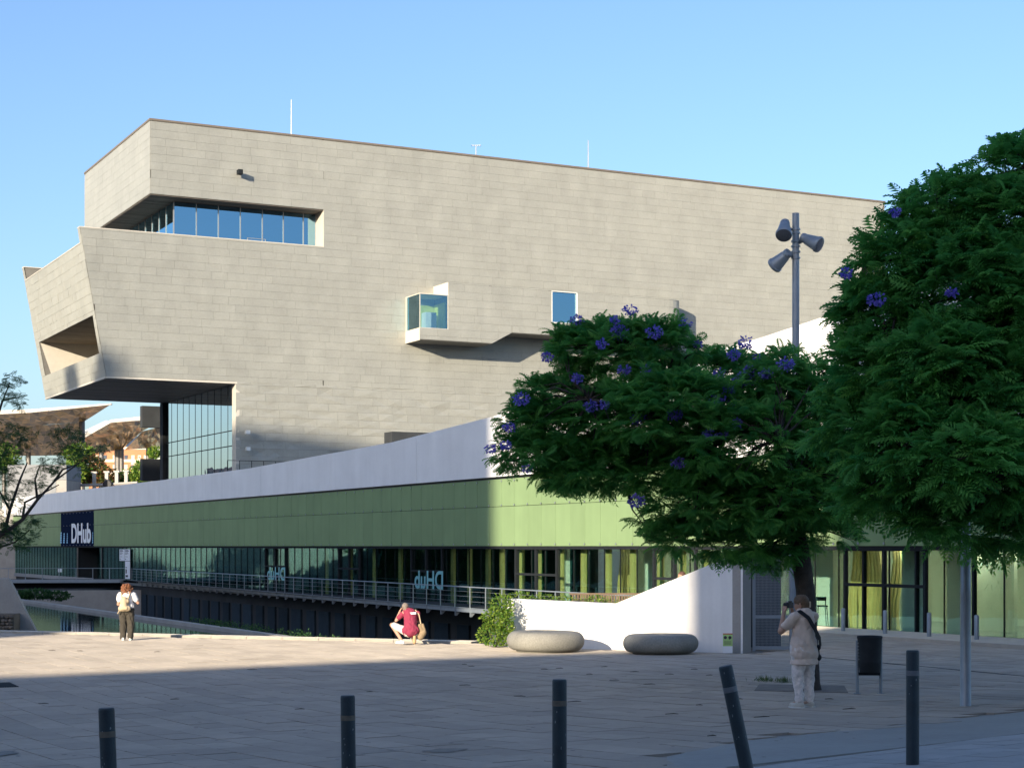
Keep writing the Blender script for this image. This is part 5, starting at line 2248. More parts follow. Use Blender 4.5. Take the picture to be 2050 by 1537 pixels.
lobes2 = [lobe(2030, 345, d2 + .5, 65, 45), lobe(1900, 430, d2 + .4, 95, 55), lobe(2020, 460, d2 + .2, 100, 80), lobe(1810, 530, d2 + .3, 80, 70), lobe(1930, 590, d2, 130, 110), lobe(1770, 640, d2 + .2, 80, 70),
          lobe(2060, 650, d2 - .3, 110, 130), lobe(1760, 760, d2, 90, 80), lobe(1880, 760, d2 - .5, 130, 110), lobe(2010, 830, d2 - .6, 120, 120), lobe(1720, 860, d2 + .1, 80, 70), lobe(1820, 900, d2 - .8, 120, 90),
          lobe(1930, 950, d2 - 1.4, 130, 100), lobe(2050, 980, d2 - .8, 90, 110), lobe(1790, 1000, d2 - .4, 90, 60), lobe(1900, 1060, d2 - .9, 70, 45), lobe(2030, 1070, d2 - .4, 60, 45), lobe(2140, 700, d2, 120, 200), lobe(2150, 480, d2 + .3, 90, 120),
          lobe(2190, 900, d2, 120, 120), lobe(2250, 650, d2, 100, 160)]
fl2 = [(1753, 598, d2 - .8, .11), (1695, 547, d2 - .3, .08), (1790, 425, d2 - .2, .07), (1905, 585, d2 - 1.0, .06)]
jacaranda('tall dense jacaranda filling the right side above the steel column', trunk2, limbs2, lobes2, 2300, 9, .41, 33, fl2, 280, fill=.35)

# slender tree reaching in from the left over the pond edge
d3 = 24.0
W_ = lambda x, y, dd=0.0: px(x, y, d3 + dd)
r3 = V((W_(-110, 1300).x, d3, 0))
thin = empty('slender_tree', r3, 'slender tree with thin dark branches at the left edge', 'tree')
b = MB()
b.tube([r3 - UP * .1, W_(-105, 1250), W_(-80, 1160), W_(-40, 1090)], [.08, .06, .05, .045], 10)
b.build('trunk', M_bark, thin, smooth=True)
br3 = [[(-40, 1090), (0, 1072), (45, 1040), (75, 1000), (110, 962), (160, 925)], [(-40, 1095), (10, 1060), (20, 1020), (40, 960), (55, 925)], [(45, 1040), (50, 1005), (90, 985), (118, 970)], [(-60, 1100), (-30, 950), (-10, 850), (10, 790), (20, 765)],
       [(-10, 850), (5, 802), (25, 797), (40, 795)], [(110, 962), (125, 940), (150, 930)], [(-40, 1095), (0, 1095), (30, 1085), (60, 1060)], [(75, 1000), (70, 960), (80, 930)], [(20, 1020), (0, 985), (-10, 960)]]
tips3 = []
for k, L in enumerate(br3):
    b = MB()
    n_ = len(L)
    b.tube([W_(x, y, .1 * k - .4) for x, y in L], [(.033 if k < 2 else .018) * (1 - .8 * i / (n_ - 1)) + .0025 for i in range(n_)], 6)
    b.build('branch', M_bark, thin, smooth=True)
rd3 = np.random.default_rng(8)
leafs = [(10, 790, 22, 18, 12), (20, 760, 14, 10, 8), (40, 800, 10, 10, 7), (30, 880, 45, 35, 26), (120, 865, 45, 18, 14), (160, 870, 20, 10, 8), (15, 940, 30, 30, 26), (150, 910, 40, 22, 26), (95, 930, 55, 25, 24), (60, 970, 30, 15, 8),
         (10, 1060, 30, 35, 34), (40, 1080, 35, 30, 26), (20, 1000, 25, 20, 14), (-20, 900, 40, 60, 40), (-30, 1020, 50, 60, 40), (60, 1045, 35, 12, 7), (200, 900, 20, 8, 4)]
pos3, n3 = [], 0
for (x, y, rx, ry, n_) in leafs:
    for _ in range(int(n_ * 1.0)):
        q = rd3.normal(size=2) * .5
        pos3.append(W_(x + q[0] * rx, y + q[1] * ry, rd3.uniform(-.45, .45)))
pos3 = np.repeat(np.array(pos3), 7, 0)
n3 = len(pos3)
dd3 = norm(rd3.normal(size=(n3, 3)) * np.array([1, 1, .5]) + np.array([.2, 0, 0]))
v_, q_, t_ = fronds(pos3 + rd3.normal(size=(n3, 3)) * .02, dd3, np.tile([0, 0, 1.], (n3, 1)) + rd3.normal(size=(n3, 3)) * .3, rd3.uniform(.08, .14, n3), rd3.random(n3), frond_proto(6, .2, .42))
np_mesh('crown', v_, q_, t_, LEAF_T, thin, kind='stuff')

LEAFQ = (np.array([[0, 0, 0], [.5, .24, .06], [1, 0, -.08], [.5, -.24, .06]]), np.array([[0, 1, 2, 3]]))


def leafy(name, lobes_, n, size, m, parent, seed, fill=.5, low=-1, **kw):
    rd_ = np.random.default_rng(seed)
    p, out, rr = clusters(lobes_, n, rd_, fill, low)
    d = norm(out + rd_.normal(size=(n, 3)) * .7)
    v_, q_, t_ = fronds(p, d, out + rd_.normal(size=(n, 3)) * .5 + np.array([0, 0, .6]), size * rd_.uniform(.6, 1.3, n), rd_.random(n) ** 1.3, LEAFQ)
    return np_mesh(name, v_, q_, t_, m, parent, **kw)


def shrub(label, base, lobes_, n, size, m, seed, fill=.5):
    e_ = empty('shrub', base, label, 'shrub')
    rd_ = random.Random(seed)
    for k in range(4):
        l = rd_.choice(lobes_)
        b = MB()
        t_ = V(l[0]) + V((rd_.uniform(-.5, .5) * l[1][0], 0, rd_.uniform(-.3, .4) * l[1][2]))
        b.tube([base, base.lerp(t_, .5) + V((0, 0, .05)), t_], [.02, .014, .006], 5)
        b.build('stem', M_bark, e_)
    leafy('foliage', lobes_, n, size, m, e_, seed, fill, kind='stuff')
    return e_


sd_ = 46.3
g_ = px(992, 1290, sd_)
g_.z = -.02
shrub('bright green shrub with reddish tips at the end of the white wall', g_, [lobe(1005, 1215, sd_ + .1, 24, 26), lobe(992, 1240, sd_, 28, 26), lobe(985, 1268, sd_ - .1, 30, 22), lobe(1010, 1265, sd_ - .05, 20, 25), lobe(1015, 1240, sd_ - .1, 14, 30)], 2800, .085, LEAF_S, 61)
g_ = px(1120, 1205, 48.2)
g_.z = 1.05
shrub('low trailing greenery along the top of the white wall', g_, [lobe(1040, 1194, 48.0, 26, 7), lobe(1085, 1197, 48.2, 28, 6), lobe(1130, 1200, 48.3, 28, 6), lobe(1180, 1204, 48.3, 30, 6), lobe(1225, 1206, 48.2, 20, 5), lobe(1195, 1198, 48.1, 16, 6)], 900, .075, LEAF_S, 62)
# planting on the pond's far bank and along the ledge
for i, (x, y, d_, rx, ry) in enumerate(((75, 1188, 118, 26, 8), (115, 1192, 119, 26, 7), (50, 1190, 117, 16, 6))):
    g_ = px(x, y + ry, d_)
    shrub('%s dark green bush on the far bank under the footbridge' % ('biggest', 'second', 'smallest')[i], g_, [lobe(x, y, d_, rx, ry)], 500, .22, LEAF_T, 70 + i)
rd_ = random.Random(4)
e_ = empty('ledge_weeds', lg(10, -.3, LZ), 'sparse green weeds growing along the back of the concrete ledge', 'weeds', kind='stuff')
lobs = []
for k in range(46):
    w_ = rd_.choice((rd_.uniform(-2, 22), rd_.uniform(6, 16)))
    c_ = lg(w_, -.15, LZ + .05)
    h_ = rd_.uniform(.06, .2)
    lobs.append((tuple(c_), (h_ * 1.6, h_, h_)))
leafy('foliage', lobs, 1500, .09, LEAF_T, e_, 90, .3)
# planting on the raised street
for i, (x, y, d_, rx, ry, m_, n_, lab) in enumerate(((150, 945, 190, 26, 24, LEAF_S, 700, 'green bush on the raised street next to the white block'), (185, 940, 192, 30, 26, LEAF_R, 900, 'reddish bush on the raised street behind the lamp posts'),
                                                     (215, 955, 191, 24, 18, LEAF_R, 600, 'olive red bush on the raised street in front of the canopy post'), (262, 958, 193, 24, 16, LEAF_S, 500, 'low green bush on the raised street before the cream building'),
                                                     (284, 945, 195, 16, 22, LEAF_S, 400, 'upright green bush beside the dark service box'), (312, 905, 240, 14, 10, LEAF_S, 300, 'small green treetop beside the museum corner post'),
                                                     (160, 905, 205, 30, 14, LEAF_S, 500, 'bright treetop below the first gold canopy'), (15, 915, 205, 22, 26, LEAF_S, 500, 'sunlit green treetop at the left edge below the canopy'))):
    g_ = V(px(x, y, d_))
    g_.z = Z0
    shrub(lab, g_, [lobe(x, y, d_, rx, ry), lobe(x - rx * .3, y + ry * .4, d_ - .4, rx * .8, ry * .6)], n_ * 2, .42, m_, 100 + i)
# grass tufts at the tree pit
pit = [ground(1520, 1369), ground(1690, 1372), ground(1698, 1386), ground(1510, 1382)]
b = MB()
b.prism([p + UP * .006 for p in pit], (0, 0, -.04))
b.build('tree_pit', mat('pit_soil', (.17, .15, .13), rough=1, var=.3, vscale=5), kind='structure')
for i, (x, y) in enumerate(((1532, 1364), (1568, 1366))):
    p = ground(x, y)
    rd_ = np.random.default_rng(i)
    n_ = 140
    pos_ = np.array(p) + rd_.normal(size=(n_, 3)) * np.array([.09, .07, 0])
    v_, q_, t_ = fronds(pos_, rd_.normal(size=(n_, 3)) * .5 + np.array([0, 0, 1.]), rd_.normal(size=(n_, 3)), rd_.uniform(.06, .15, n_), rd_.random(n_), (np.array([[0, -.03, 0], [.5, .03, 0], [1, .0, 0], [.5, -.05, 0]]), np.array([[0, 1, 2, 3]])))
    np_mesh('grass_tuft', v_, q_, t_, LEAF_G, None, kind='stuff', label=('larger grass tuft at the edge of the tree pit' if i == 0 else 'grass tuft nearest the woman at the tree pit'), cat='grass')

# unseen trees added across the pond to darken reflections in the glass
for i, (x, y, h_) in enumerate(((-58, 84, 8), (-66, 98, 9), (-72, 113, 10), (-80, 128, 9), (-90, 144, 11), (-98, 162, 10), (-108, 182, 12), (-70, 76, 8))):
    e_ = empty('reflection_tree', (x, y, -.2), '%s of the added trees outside the frame that darken the glass reflections' % ('first', 'second', 'third', 'fourth', 'fifth', 'sixth', 'seventh', 'eighth')[i], 'tree', 'trees added for the glass reflections')
    b = MB()
    b.tube([(x, y, -5), (x + .2, y, h_ * .35), (x, y, h_ * .7)], [.35, .25, .12], 8)
    b.build('trunk', M_bark, e_)
    leafy('crown', [((x, y, h_ * .62), (4.2, 4.2, h_ * .34)), ((x + 1.5, y - 1.5, h_ * .5), (3.5, 3.5, h_ * .25)), ((x - 1.5, y + 1, h_ * .75), (3, 3, h_ * .22))], 2600, .75, LEAF_T, e_, 200 + i, .3, kind='stuff')

hg = empty('reflection_hedge', (-85, 135, -5), 'long added greenery outside the frame that darkens the glass reflections', 'reflection_hedge')  # unseen greenery added so the ground-floor glass reflects something dark
b = MB()
b.prism([(-52, 66, -5), (-124, 205, -5), (-127, 204, -5), (-55, 65, -5)], (0, 0, 8.0))
b.build('core', mat('hedge_core', (.015, .03, .012), rough=1, spec=0), hg)
leafy('foliage', [((-53.5 - 72 * k / 30, 65.5 + 139 * k / 30, 0), (2.6, 3.2, 3.8)) for k in range(31)], 9000, .5, LEAF_T, hg, 300, .8, kind='stuff')
# ------------------------------------------------------------------ people
M_skin = mat('skin', (.50, .29, .20), rough=.55, var=.06, vscale=20)
M_shoe = mat('pale_shoe', (.62, .58, .50), rough=.7, var=.08)
M_sole = mat('white_sole', (.75, .74, .70), rough=.7)


def blob(caps, voxel, smooth=3):
    """continuous surface round tapered capsules [(p0, p1, r0, r1)]"""
    b = MB()
    for p0, p1, r0, r1 in caps:
        p0, p1 = V(p0), V(p1)
        ax = p1 - p0
        L = ax.length
        if L < 1e-5:
            b.sphere(p0, r0, 14)
            continue
        pr = []
        for k in range(5):
            a = -math.pi / 2 + math.pi / 2 * k / 4
            pr.append((max(r0 * math.cos(a), 1e-4), r0 * math.sin(a)))
        for k in range(5):
            a = math.pi / 2 * k / 4
            pr.append((max(r1 * math.cos(a), 1e-4), L + r1 * math.sin(a)))
        b.lathe(p0, pr, 14, ax)
    me = bpy.data.meshes.new('tmp')
    me.from_pydata(b.v, [], b.f)
    ob = bpy.data.objects.new('tmp', me)
    COL.objects.link(ob)
    m = ob.modifiers.new('r', 'REMESH')
    m.mode = 'VOXEL'
    m.voxel_size = voxel
    if smooth:
        s_ = ob.modifiers.new('s', 'SMOOTH')
        s_.iterations = smooth
        s_.factor = .5
    dg = bpy.context.evaluated_depsgraph_get()
    dg.update()
    out = bpy.data.meshes.new_from_object(ob.evaluated_get(dg))
    bpy.data.objects.remove(ob)
    out.polygons.foreach_set('use_smooth', [True] * len(out.polygons))
    return out


class Figure:
    def __init__(self, loc, yaw, label, group='people on the plaza', name='person'):
        self.root = empty(name, loc, label, 'person', group)
        self.M = Matrix.Translation(V(loc)) @ Matrix.Rotation(yaw, 4, 'Z')

    def part(self, name, caps, m, voxel=.012, smooth=3, squash=None, hem=None, folds=0.0):
        me = blob(caps, voxel, smooth)
        if folds:
            off = V((len(caps) * 1.7, 0, 0))
            nr = [v.normal.copy() for v in me.vertices]
            for v, n_ in zip(me.vertices, nr):      # creases of the cloth
                c = v.co
                a = noise.noise(V((c.x * 9 + c.z * 4, c.y * 9, c.z * 5)) + off)
                b_ = noise.noise(V((c.x * 20 - c.z * 9, c.y * 20, c.z * 13)) + off)
                v.co = c + n_ * (folds * (abs(a) * 1.6 - .5) + folds * .45 * b_)
        if hem is not None:
            for v in me.vertices:      # a straight hem instead of a round end
                if v.co.z < hem:
                    v.co.z = hem + (v.co.z - hem) * .12
        if squash:
            c, sc = V(squash[0]), squash[1]
            for v in me.vertices:
                d = v.co - c
                v.co = c + V((d.x * sc[0], d.y * sc[1], d.z * sc[2]))
        me.transform(self.M)
        return mesh_obj(name, me, m, self.root)

    def mesh(self, name, mb, m, smooth=True):
        mb.v = [tuple(self.M @ V(p)) for p in mb.v]
        return mb.build(name, m, self.root, smooth=smooth)


def hand(w, d, n, side, L=.085):
    """palm and five bent fingers: w wrist, d pointing, n palm side, side = thumb direction"""
    w, d, n, side = V(w), V(d).normalized(), V(n).normalized(), V(side).normalized()
    caps = [(w, w + d * .02, .026, .028)]
    for k in range(4):
        f_ = (k - 1.5) * .019
        kn = w + d * (L + (-.006 if k in (0, 3) else 0)) - side * f_ * 1.0
        caps.append((w + d * .02 - side * f_ * .6, kn, .017, .0125))
        l1 = (.036, .040, .038, .030)[k]
        m1 = kn + d * l1 * .75 + n * l1 * .65
        m2 = m1 + n * l1 * .75 + d * l1 * .1
        caps.append((kn, m1, .0105, .0095))
        caps.append((m1, m2, .0095, .008))
    t0 = w + d * .03 + side * .024
    t1 = t0 + d * .035 + side * .022 + n * .012
    t2 = t1 + d * .03 + n * .014
    caps += [(t0, t1, .014, .0115), (t1, t2, .0115, .009)]
    return caps


def head(c, fwd, r=.098):
    """skull, jaw, nose, ears, neck stub"""
    c, fwd = V(c), V(fwd).normalized()
    side = fwd.cross(UP).normalized()
    caps = [(c + UP * .015 - fwd * .012, c + UP * .02 + fwd * .012, r * .93, r * .9), (c - UP * .06 + fwd * .03, c - UP * .075 + fwd * .045, .058, .045), (c - UP * .02 + fwd * .04, c - UP * .04 + fwd * .05, .068, .06),
            (c + fwd * .088 - UP * .005, c + fwd * .108 - UP * .03, .011, .014)]
    for s_ in (-1, 1):
        caps.append((c + side * s_ * .083 - UP * .012 - fwd * .012, c + side * s_ * .086 + UP * .018 - fwd * .018, .013, .016))
    return caps


def face_bits(fig, c, fwd):
    c, fwd = V(c), V(fwd).normalized()
    side = fwd.cross(UP).normalized()
    b = MB()
    for s_ in (-1, 1):
        b.sphere(c + fwd * .085 + side * s_ * .034 + UP * .008, .011, 8)
    fig.mesh('eyes', b, M_print)
    b = MB()
    b.tube([c + fwd * .093 - UP * .062 - side * .022, c + fwd * .101 - UP * .064, c + fwd * .093 - UP * .062 + side * .022], .006, 6)
    fig.mesh('mouth', b, mat('lips', (.40, .15, .12), rough=.5))


def shoe(fig, heel, toe, m, sole=True, lift=0.0):
    heel, toe = V(heel), V(toe)
    fig.part('shoe', [(heel + UP * .045, toe + UP * .038, .042, .036), (heel + UP * .05, heel.lerp(toe, .4) + UP * .062, .043, .040), (heel.lerp(toe, .7) + UP * .035, toe + UP * .034, .044, .036)], m, .009)
    if sole:
        b = MB()
        d = (toe - heel).normalized()
        s_ = d.cross(UP).normalized()
        a, c = heel - d * .042, toe + d * .04
        b.prism([a - s_ * .03, a + s_ * .03, heel.lerp(toe, .6) + s_ * .047, c + s_ * .022, c - s_ * .022, heel.lerp(toe, .6) - s_ * .047], (0, 0, .022))
        fig.mesh('sole', b, M_sole, smooth=False)


def camera_prop(fig, c, fwd, label):
    """black hand camera with lens, a thing of its own"""
    c, fwd = fig.M @ V(c), (fig.M.to_3x3() @ V(fwd)).normalized()
    side = fwd.cross(UP).normalized()
    e_ = empty('photo_camera', c, label, 'camera')
    b = MB()
    b.box(c - side * .062 - UP * .042 - fwd * .02, side * .124, fwd * .045, UP * .08)
    b.box(c - side * .02 + UP * .038 - fwd * .018, side * .04, fwd * .04, UP * .022)
    b.build('body', M_black, e_)
    b = MB()
    b.lathe(c + fwd * .02, [(.034, 0), (.034, .05), (.03, .055), (.028, .08)], 16, fwd)
    b.build('lens', M_black, e_, smooth=False)


# --- woman in a beige top photographing, by the tree
wp_ = ground(1609, 1416)
fg = Figure(wp_, R(36), 'woman in beige top and patterned white trousers photographing beside the tree trunk')
hd = V((0, .045, 1.49))
hf = V((-.35, .93, .02)).normalized()
body = head(hd, hf) + [
    (hd - UP * .07 - V((0, .02, 0)), (0, -.005, 1.33), .055, .062),
    ((0, 0, 1.30), (0, .01, 1.12), .135, .14), ((-.13, 0, 1.31), (.13, 0, 1.31), .075, .075), ((0, .01, 1.12), (0, 0, .92), .14, .165), ((-.08, 0, .88), (.08, 0, .88), .13, .13)]
lsho, rsho = V((-.185, 0, 1.315)), V((.185, 0, 1.315))
lelb, relb = V((-.29, .17, 1.10)), V((.24, .20, 1.10))
lwri, rwri = V((-.13, .27, 1.36)), V((.045, .27, 1.38))
body += [(lsho, lelb, .058, .046), (lelb, lwri, .044, .029), (rsho, relb, .058, .046), (relb, rwri, .044, .029)]
body += hand(lwri, (.28, .12, .95), (.7, .5, .2), (.3, -.9, .3)) + hand(rwri, (-.35, .1, .93), (-.7, .5, .2), (-.3, -.9, .3))
for sx in (-1, 1):
    body += [((sx * .095, 0, .86), (sx * .105, .01, .47), .09, .06), ((sx * .105, .01, .47), (sx * .10, -.02, .10), .058, .04), ((sx * .10, -.02, .08), (sx * .11, .10, .05), .036, .03)]
fg.part('body', body, M_skin, .0075, 2)
face_bits(fg, hd, hf)
M_beige = mat('beige_cotton', (.76, .61, .51), rough=.9, var=.08, vscale=9, bump=.5, bscale=11, bdist=.02)
fg.part('shirt', [((0, 0, 1.29), (0, .01, 1.12), .160, .165), ((-.135, -.005, 1.325), (.135, -.005, 1.325), .078, .078), ((0, .01, 1.12), (0, 0, .80), .168, .185), ((-.06, 0, .92), (.06, 0, .92), .16, .16), ((-.06, -.01, .80), (.06, -.01, .80), .168, .168), ((-.055, -.01, .62), (.055, -.01, .62), .172, .172),
                  (lsho, lsho.lerp(lelb, .62), .078, .075), (rsho, rsho.lerp(relb, .62), .078, .075)], M_beige, .011, 3, hem=.64, folds=.018)
m_pat = mat('patterned_cotton', (.82, .74, .70), rough=.9, var=.22, vscale=26, bump=.5, bscale=16, bdist=.02)
leg = [((-.06, 0, .84), (.06, 0, .84), .155, .155)]
for sx in (-1, 1):
    leg += [((sx * .095, -.005, .80), (sx * .108, .015, .47), .118, .088), ((sx * .108, .015, .47), (sx * .102, -.02, .13), .086, .066)]
fg.part('trousers', leg, m_pat, .011, 2, hem=.075, folds=.02)
for sx in (-1, 1):
    shoe(fg, (sx * .105, -.06, 0), (sx * .125, .12, 0), M_shoe)
M_hair = mat('light_brown_hair', (.16, .095, .05), rough=.6, var=.3, vscale=40, bump=.8, bscale=60)
fg.part('hair', [(hd + V((0, -.02, .045)), hd + V((-.01, .02, .05)), .098, .092), (hd + V((.01, -.055, -.005)), hd + V((.0, -.06, -.03)), .075, .06), (hd + V((.03, -.06, .0)), hd + V((.03, -.075, -.05)), .055, .042)], M_hair, .009, 2)
b = MB()
b.cbox(hd + V((.05, -.115, .0)), (.02, .03, .085))
fg.mesh('hair_clip', b, mat('clip', (.75, .62, .45), rough=.3), False)
M_strap = mat('black_webbing', (.010, .011, .014), rough=.7)
b = MB()
st_pts = [V((-.10, .10, 1.36)), V((-.13, -.05, 1.39)), V((-.07, -.16, 1.30)), V((.02, -.19, 1.15)), V((.12, -.19, 1.0)), V((.20, -.13, .88)), V((.235, -.02, .80))]
for a, c in zip(st_pts, st_pts[1:]):
    d = (c - a).normalized()
    nrm = V((a.x * .3 + c.x * .3, a.y + c.y - .01, .1 if a.z > 1.3 else 0)).normalized()
    s_ = d.cross(nrm).normalized() * .03
    b.prism([a - s_, a + s_, c + s_, c - s_], nrm * .012)
fg.mesh('strap', b, M_strap, False)
fg.part('shoulder_bag', [((.23, -.04, .86), (.25, .06, .86), .05, .05), ((.24, -.05, .72), (.26, .07, .72), .055, .055), ((.235, 0, .86), (.25, 0, .72), .06, .06)], M_strap, .012, 2)
camera_prop(fg, (-.055, .215, 1.475), (-.3, .95, .02), 'black camera held to the eye by the woman beside the tree')

# --- woman with backpack at the pond edge
wp_ = ground(254, 1281)
wp_.z = .045 if edge_y(wp_.x) - .62 < wp_.y else wp_.z
fg = Figure(wp_, R(4), 'woman with curly auburn hair, white shirt and cream backpack looking over the pond')
hd = V((0, .03, 1.49))
hf = V((.25, .95, -.1)).normalized()
lsho, rsho = V((-.19, 0, 1.31)), V((.19, 0, 1.31))
lelb, relb = V((-.25, .06, 1.03)), V((.31, .05, 1.07))
lwri, rwri = V((-.12, .24, 1.08)), V((.18, .26, 1.18))
body = head(hd, hf) + [(hd - UP * .07, (0, 0, 1.33), .055, .062), ((0, 0, 1.30), (0, .01, 1.12), .135, .14), ((-.13, 0, 1.31), (.13, 0, 1.31), .072, .072), ((0, .01, 1.12), (0, 0, .92), .135, .155), ((-.08, 0, .88), (.08, 0, .88), .125, .125),
                       (lsho, lelb, .06, .048), (lelb, lwri, .046, .03), (rsho, relb, .06, .048), (relb, rwri, .046, .03)]
body += hand(lwri, (.8, .5, .3), (.2, -.3, .8), (-.1, .5, .8)) + hand(rwri, (-.6, .5, .5), (-.4, -.4, .3), (0, .5, .8))
for sx in (-1, 1):
    body += [((sx * .095, 0, .86), (sx * .1, .01, .47), .09, .06), ((sx * .1, .01, .47), (sx * .10, -.02, .10), .055, .04), ((sx * .10, -.02, .08), (sx * .115, .1, .05), .036, .03)]
fg.part('body', body, M_skin, .008, 2)
face_bits(fg, hd, hf)
M_wshirt = mat('white_cotton', (.78, .76, .74), rough=.9, var=.06, vscale=9, bump=.5, bscale=11, bdist=.02)
fg.part('shirt', [((0, 0, 1.29), (0, .01, 1.12), .160, .165), ((-.14, -.005, 1.32), (.14, -.005, 1.32), .078, .078), ((0, .01, 1.12), (0, 0, .98), .165, .17), ((-.06, 0, .98), (.06, 0, .98), .155, .155),
                  (lsho, lsho.lerp(lelb, .55), .08, .08), (rsho, rsho.lerp(relb, .55), .08, .08)], M_wshirt, .012, 3, hem=.93, folds=.018)
M_olive = mat('olive_trousers', (.06, .052, .04), rough=.9, var=.12, vscale=8, bump=.5, bscale=10, bdist=.02)
leg = [((-.07, 0, .86), (.07, 0, .86), .15, .15), ((-.07, 0, .93), (.07, 0, .93), .135, .135)]
for sx in (-1, 1):
    leg += [((sx * .10, 0, .80), (sx * .108, .01, .47), .122, .105), ((sx * .108, .01, .47), (sx * .105, -.01, .09), .105, .088)]
fg.part('trousers', leg, M_olive, .012, 2, hem=.03, folds=.02)
for sx in (-1, 1):
    shoe(fg, (sx * .10, -.06, 0), (sx * .125, .13, 0), M_sole)
rh = random.Random(3)
curls = [(hd + V((0, -.02, .03)), hd + V((0, .0, .04)), .115, .105), (hd + V((-.05, -.03, -.08)), hd + V((.05, -.03, -.08)), .10, .10)]
for _ in range(90):
    a = rh.uniform(0, 2 * math.pi)
    zz = rh.uniform(-.17, .13)
    rr_ = .135 * math.sqrt(max(.15, 1 - (max(zz, -.02) / .15) ** 2)) + rh.uniform(-.01, .03)
    if math.sin(a) > .55 and zz < .05:
        continue
    c = hd + V((math.cos(a) * rr_, math.sin(a) * rr_ * .9 - .02, zz))
    curls.append((c, c + V((rh.uniform(-.02, .02), rh.uniform(-.02, .02), -.03)), rh.uniform(.018, .03), .015))
fg.part('hair', curls, mat('auburn_hair', (.20, .075, .03), rough=.6, var=.4, vscale=40, bump=.6, bscale=60), .009, 1)
M_pack = mat('cream_canvas', (.60, .47, .30), rough=.85, var=.1, vscale=10, bump=.4, bscale=18, bdist=.01)
fg.part('backpack', [((-.10, -.20, 1.13), (.03, -.20, 1.13), .075, .075), ((-.13, -.22, .92), (.06, -.22, .92), .085, .085), ((-.05, -.21, 1.16), (-.05, -.22, .94), .10, .11), ((-.08, -.29, .93), (.02, -.29, .93), .06, .06)], M_pack, .012, 2)
b = MB()
for pts in ([(-.11, -.2, 1.17), (-.15, -.10, 1.38), (-.15, .06, 1.40), (-.15, .16, 1.28)], [(.05, -.2, 1.17), (.11, -.10, 1.38), (.13, .06, 1.40), (.14, .16, 1.28)], [(-.15, -.23, .9), (-.21, -.2, .82), (-.23, -.2, .76)]):
    b.tube(pts, .014, 6)
fg.mesh('pack_strap', b, M_pack)
camera_prop(fg, (.02, .30, 1.20), (.1, .99, -.1), 'dark camera in the hands of the woman at the pond edge')

# --- crouching man
wp_ = ground(822, 1291)
wp_.z = .045
fg = Figure(wp_, R(8), 'crouching man in maroon polo shirt photographing over the pond edge')
hd = V((-.12, .34, .99))
hf = V((-.25, .95, -.1)).normalized()
hip = V((.0, .02, .34))
lsho, rsho = V((-.17, .24, .83)), V((.20, .18, .82))
lelb, relb = V((-.37, .32, .62)), V((.25, .40, .60))
lwri, rwri = V((-.26, .45, .86)), V((-.02, .50, .86))
lkn, rkn = V((-.48, .36, .50)), V((.13, .42, .09))
lan, ran = V((-.24, .10, .09)), V((.10, -.02, .13))
body = head(hd, hf) + [(hd - UP * .06 - V((0, .03, 0)), (.0, .22, .86), .057, .07), ((.0, .2, .80), (.01, .08, .55), .15, .15), (lsho, rsho, .07, .07), ((.01, .08, .55), hip, .15, .15), (hip + V((-.08, 0, 0)), hip + V((.08, 0, 0)), .13, .13),
                       (lsho, lelb, .055, .045), (lelb, lwri, .043, .03), (rsho, relb, .055, .045), (relb, rwri, .043, .03),
                       (hip + V((-.1, .02, 0)), lkn, .095, .065), (lkn, lan, .062, .042), (lan, lan + V((-.08, .13, -.04)), .036, .03),
                       (hip + V((.1, .02, 0)), rkn, .095, .065), (rkn, ran, .06, .042), (ran, ran + V((0, -.02, -.1)), .036, .03)]
body += hand(lwri, (.35, .3, .9), (.8, .3, .1), (.2, -.8, .4)) + hand(rwri, (-.4, .2, .9), (-.8, .3, .1), (-.2, -.8, .4))
fg.part('body', body, M_skin, .008, 2)
face_bits(fg, hd, hf)
M_maroon = mat('maroon_cotton', (.30, .035, .075), rough=.9, var=.08, vscale=8, bump=.5, bscale=10, bdist=.02)
fg.part('polo_shirt', [((.0, .2, .80), (.01, .08, .55), .178, .185), (lsho + V((.03, 0, .0)), rsho + V((-.03, 0, 0)), .085, .085), ((.01, .08, .55), hip + V((0, -.03, .0)), .185, .175), (hip + V((-.09, -.02, .02)), hip + V((.09, -.02, .02)), .15, .15),
                       ((0, .22, .88), (-.02, .23, .92), .085, .07), (lsho, lsho.lerp(lelb, .6), .078, .075), (rsho, rsho.lerp(relb, .6), .078, .075)], M_maroon, .012, 3, folds=.018)
b = MB()
b.box((-.02, .015, .80), (.17, 0, .005), (0, .02, .008), (0, .02, .05))
fg.mesh('printed_patch', b, M_letter, False)
M_shorts = mat('cream_shorts', (.72, .66, .58), rough=.9, var=.06, bump=.4, bscale=12, bdist=.02)
fg.part('shorts', [(hip + V((-.1, .02, -.01)), lkn.lerp(hip, .12), .125, .095), (hip + V((.1, .02, -.01)), rkn.lerp(hip, .2), .125, .095), (hip + V((-.08, 0, -.03)), hip + V((.08, 0, -.03)), .135, .135)], M_shorts, .012, 2, folds=.014)
shoe(fg, lan + V((.04, -.08, -.09)), lan + V((-.12, .11, -.09)), M_sole)
fg.part('shoe', [((.10, -.07, .05), (.10, -.09, .19), .046, .042), ((.10, -.05, .04), (.10, -.06, .12), .05, .05)], mat('tan_sole', (.58, .38, .20), rough=.8, var=.1), .009, 2)
fg.part('hair', [(hd + V((0, -.02, .03)), hd + V((0, .0, .035)), .096, .09), (hd + V((0, -.04, -.01)), hd + V((0, -.05, -.03)), .075, .06)], mat('grey_hair', (.22, .18, .15), rough=.7, var=.3, vscale=50), .009, 2)
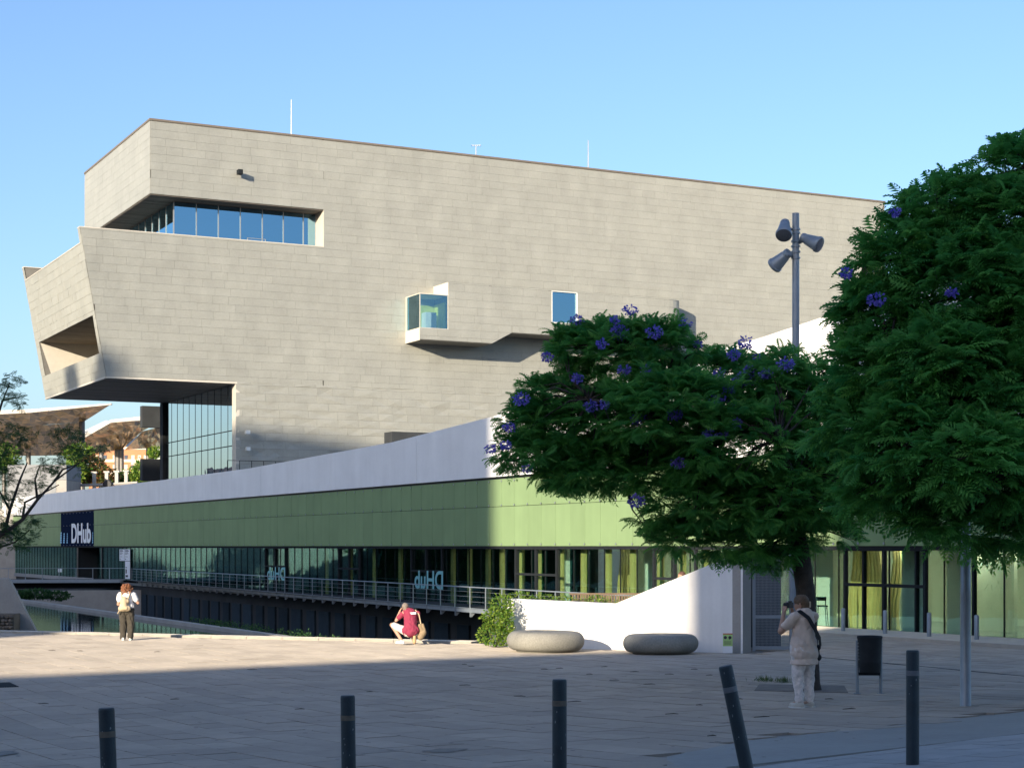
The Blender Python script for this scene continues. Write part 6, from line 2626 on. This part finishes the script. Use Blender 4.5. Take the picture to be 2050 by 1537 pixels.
fg.part('backpack', [((.25, .0, .50), (.33, .02, .30), .05, .09), ((.27, .0, .18), (.34, .02, .30), .09, .10), ((.33, -.02, .52), (.38, .0, .36), .035, .04)], mat('khaki_pack', (.30, .22, .13), rough=.85, var=.25, vscale=9), .012, 2)
b = MB()
b.tube([(.14, .16, .92), (.24, .10, .78), (.28, .04, .56), (.29, .0, .46)], .016, 6)
fg.mesh('pack_strap', b, M_pack)
camera_prop(fg, (-.15, .47, .98), (-.2, .97, -.05), 'black camera held up by the crouching man')

# --- person whose head shows above the ramp wall
fp_ = px(1366, 1150, 47.2)
fg = Figure(V((fp_.x, fp_.y, fp_.z - 1.50)), R(60), 'person with short hair and white shirt just showing above the ramp wall')
hd = V((0, .02, 1.47))
hf = V((0, 1, -.1))
body = head(hd, hf) + [(hd - UP * .07, (0, 0, 1.33), .055, .065), ((0, 0, 1.29), (0, 0, .92), .14, .14), ((-.16, 0, 1.29), (.16, 0, 1.29), .07, .07)]
for sx in (-1, 1):
    body += [((sx * .19, 0, 1.29), (sx * .25, .02, 1.0), .055, .045), ((sx * .25, .02, 1.0), (sx * .25, .1, .78), .043, .03), ((sx * .09, 0, .88), (sx * .1, 0, .45), .09, .06), ((sx * .1, 0, .45), (sx * .1, 0, .06), .055, .045), ((sx * .1, 0, .06), (sx * .11, .13, .04), .04, .03)]
    body += hand((sx * .25, .1, .78), (0, .2, -.97), (-sx, 0, 0), (0, 1, 0))
fg.part('body', body, M_skin, .01, 2)
face_bits(fg, hd, hf)
fg.part('shirt', [((0, 0, 1.28), (0, 0, .88), .165, .17), ((-.15, 0, 1.31), (.15, 0, 1.31), .075, .075), ((-.18, 0, 1.29), (-.23, .01, 1.12), .075, .07), ((.18, 0, 1.29), (.23, .01, 1.12), .075, .07)], M_wshirt, .014, 2)
fg.part('trousers', [((-.06, 0, .86), (.06, 0, .86), .15, .15), ((-.09, 0, .84), (-.1, 0, .1), .11, .075), ((.09, 0, .84), (.1, 0, .1), .11, .075)], M_olive, .014, 2)
fg.part('hair', [(hd + V((0, -.02, .035)), hd + V((0, 0, .04)), .094, .088)], mat('brown_hair', (.10, .05, .03), rough=.7, var=.2, vscale=40), .01, 2)
# stair landing that carries this person
b = MB()
b.box((fp_.x - .9, fp_.y - .9, -.1), (2.6, 0, 0), (0, 2.2, 0), (0, 0, fp_.z - 1.50 + .1 - .002))
b.build('stair_landing', M_conc, kind='structure')
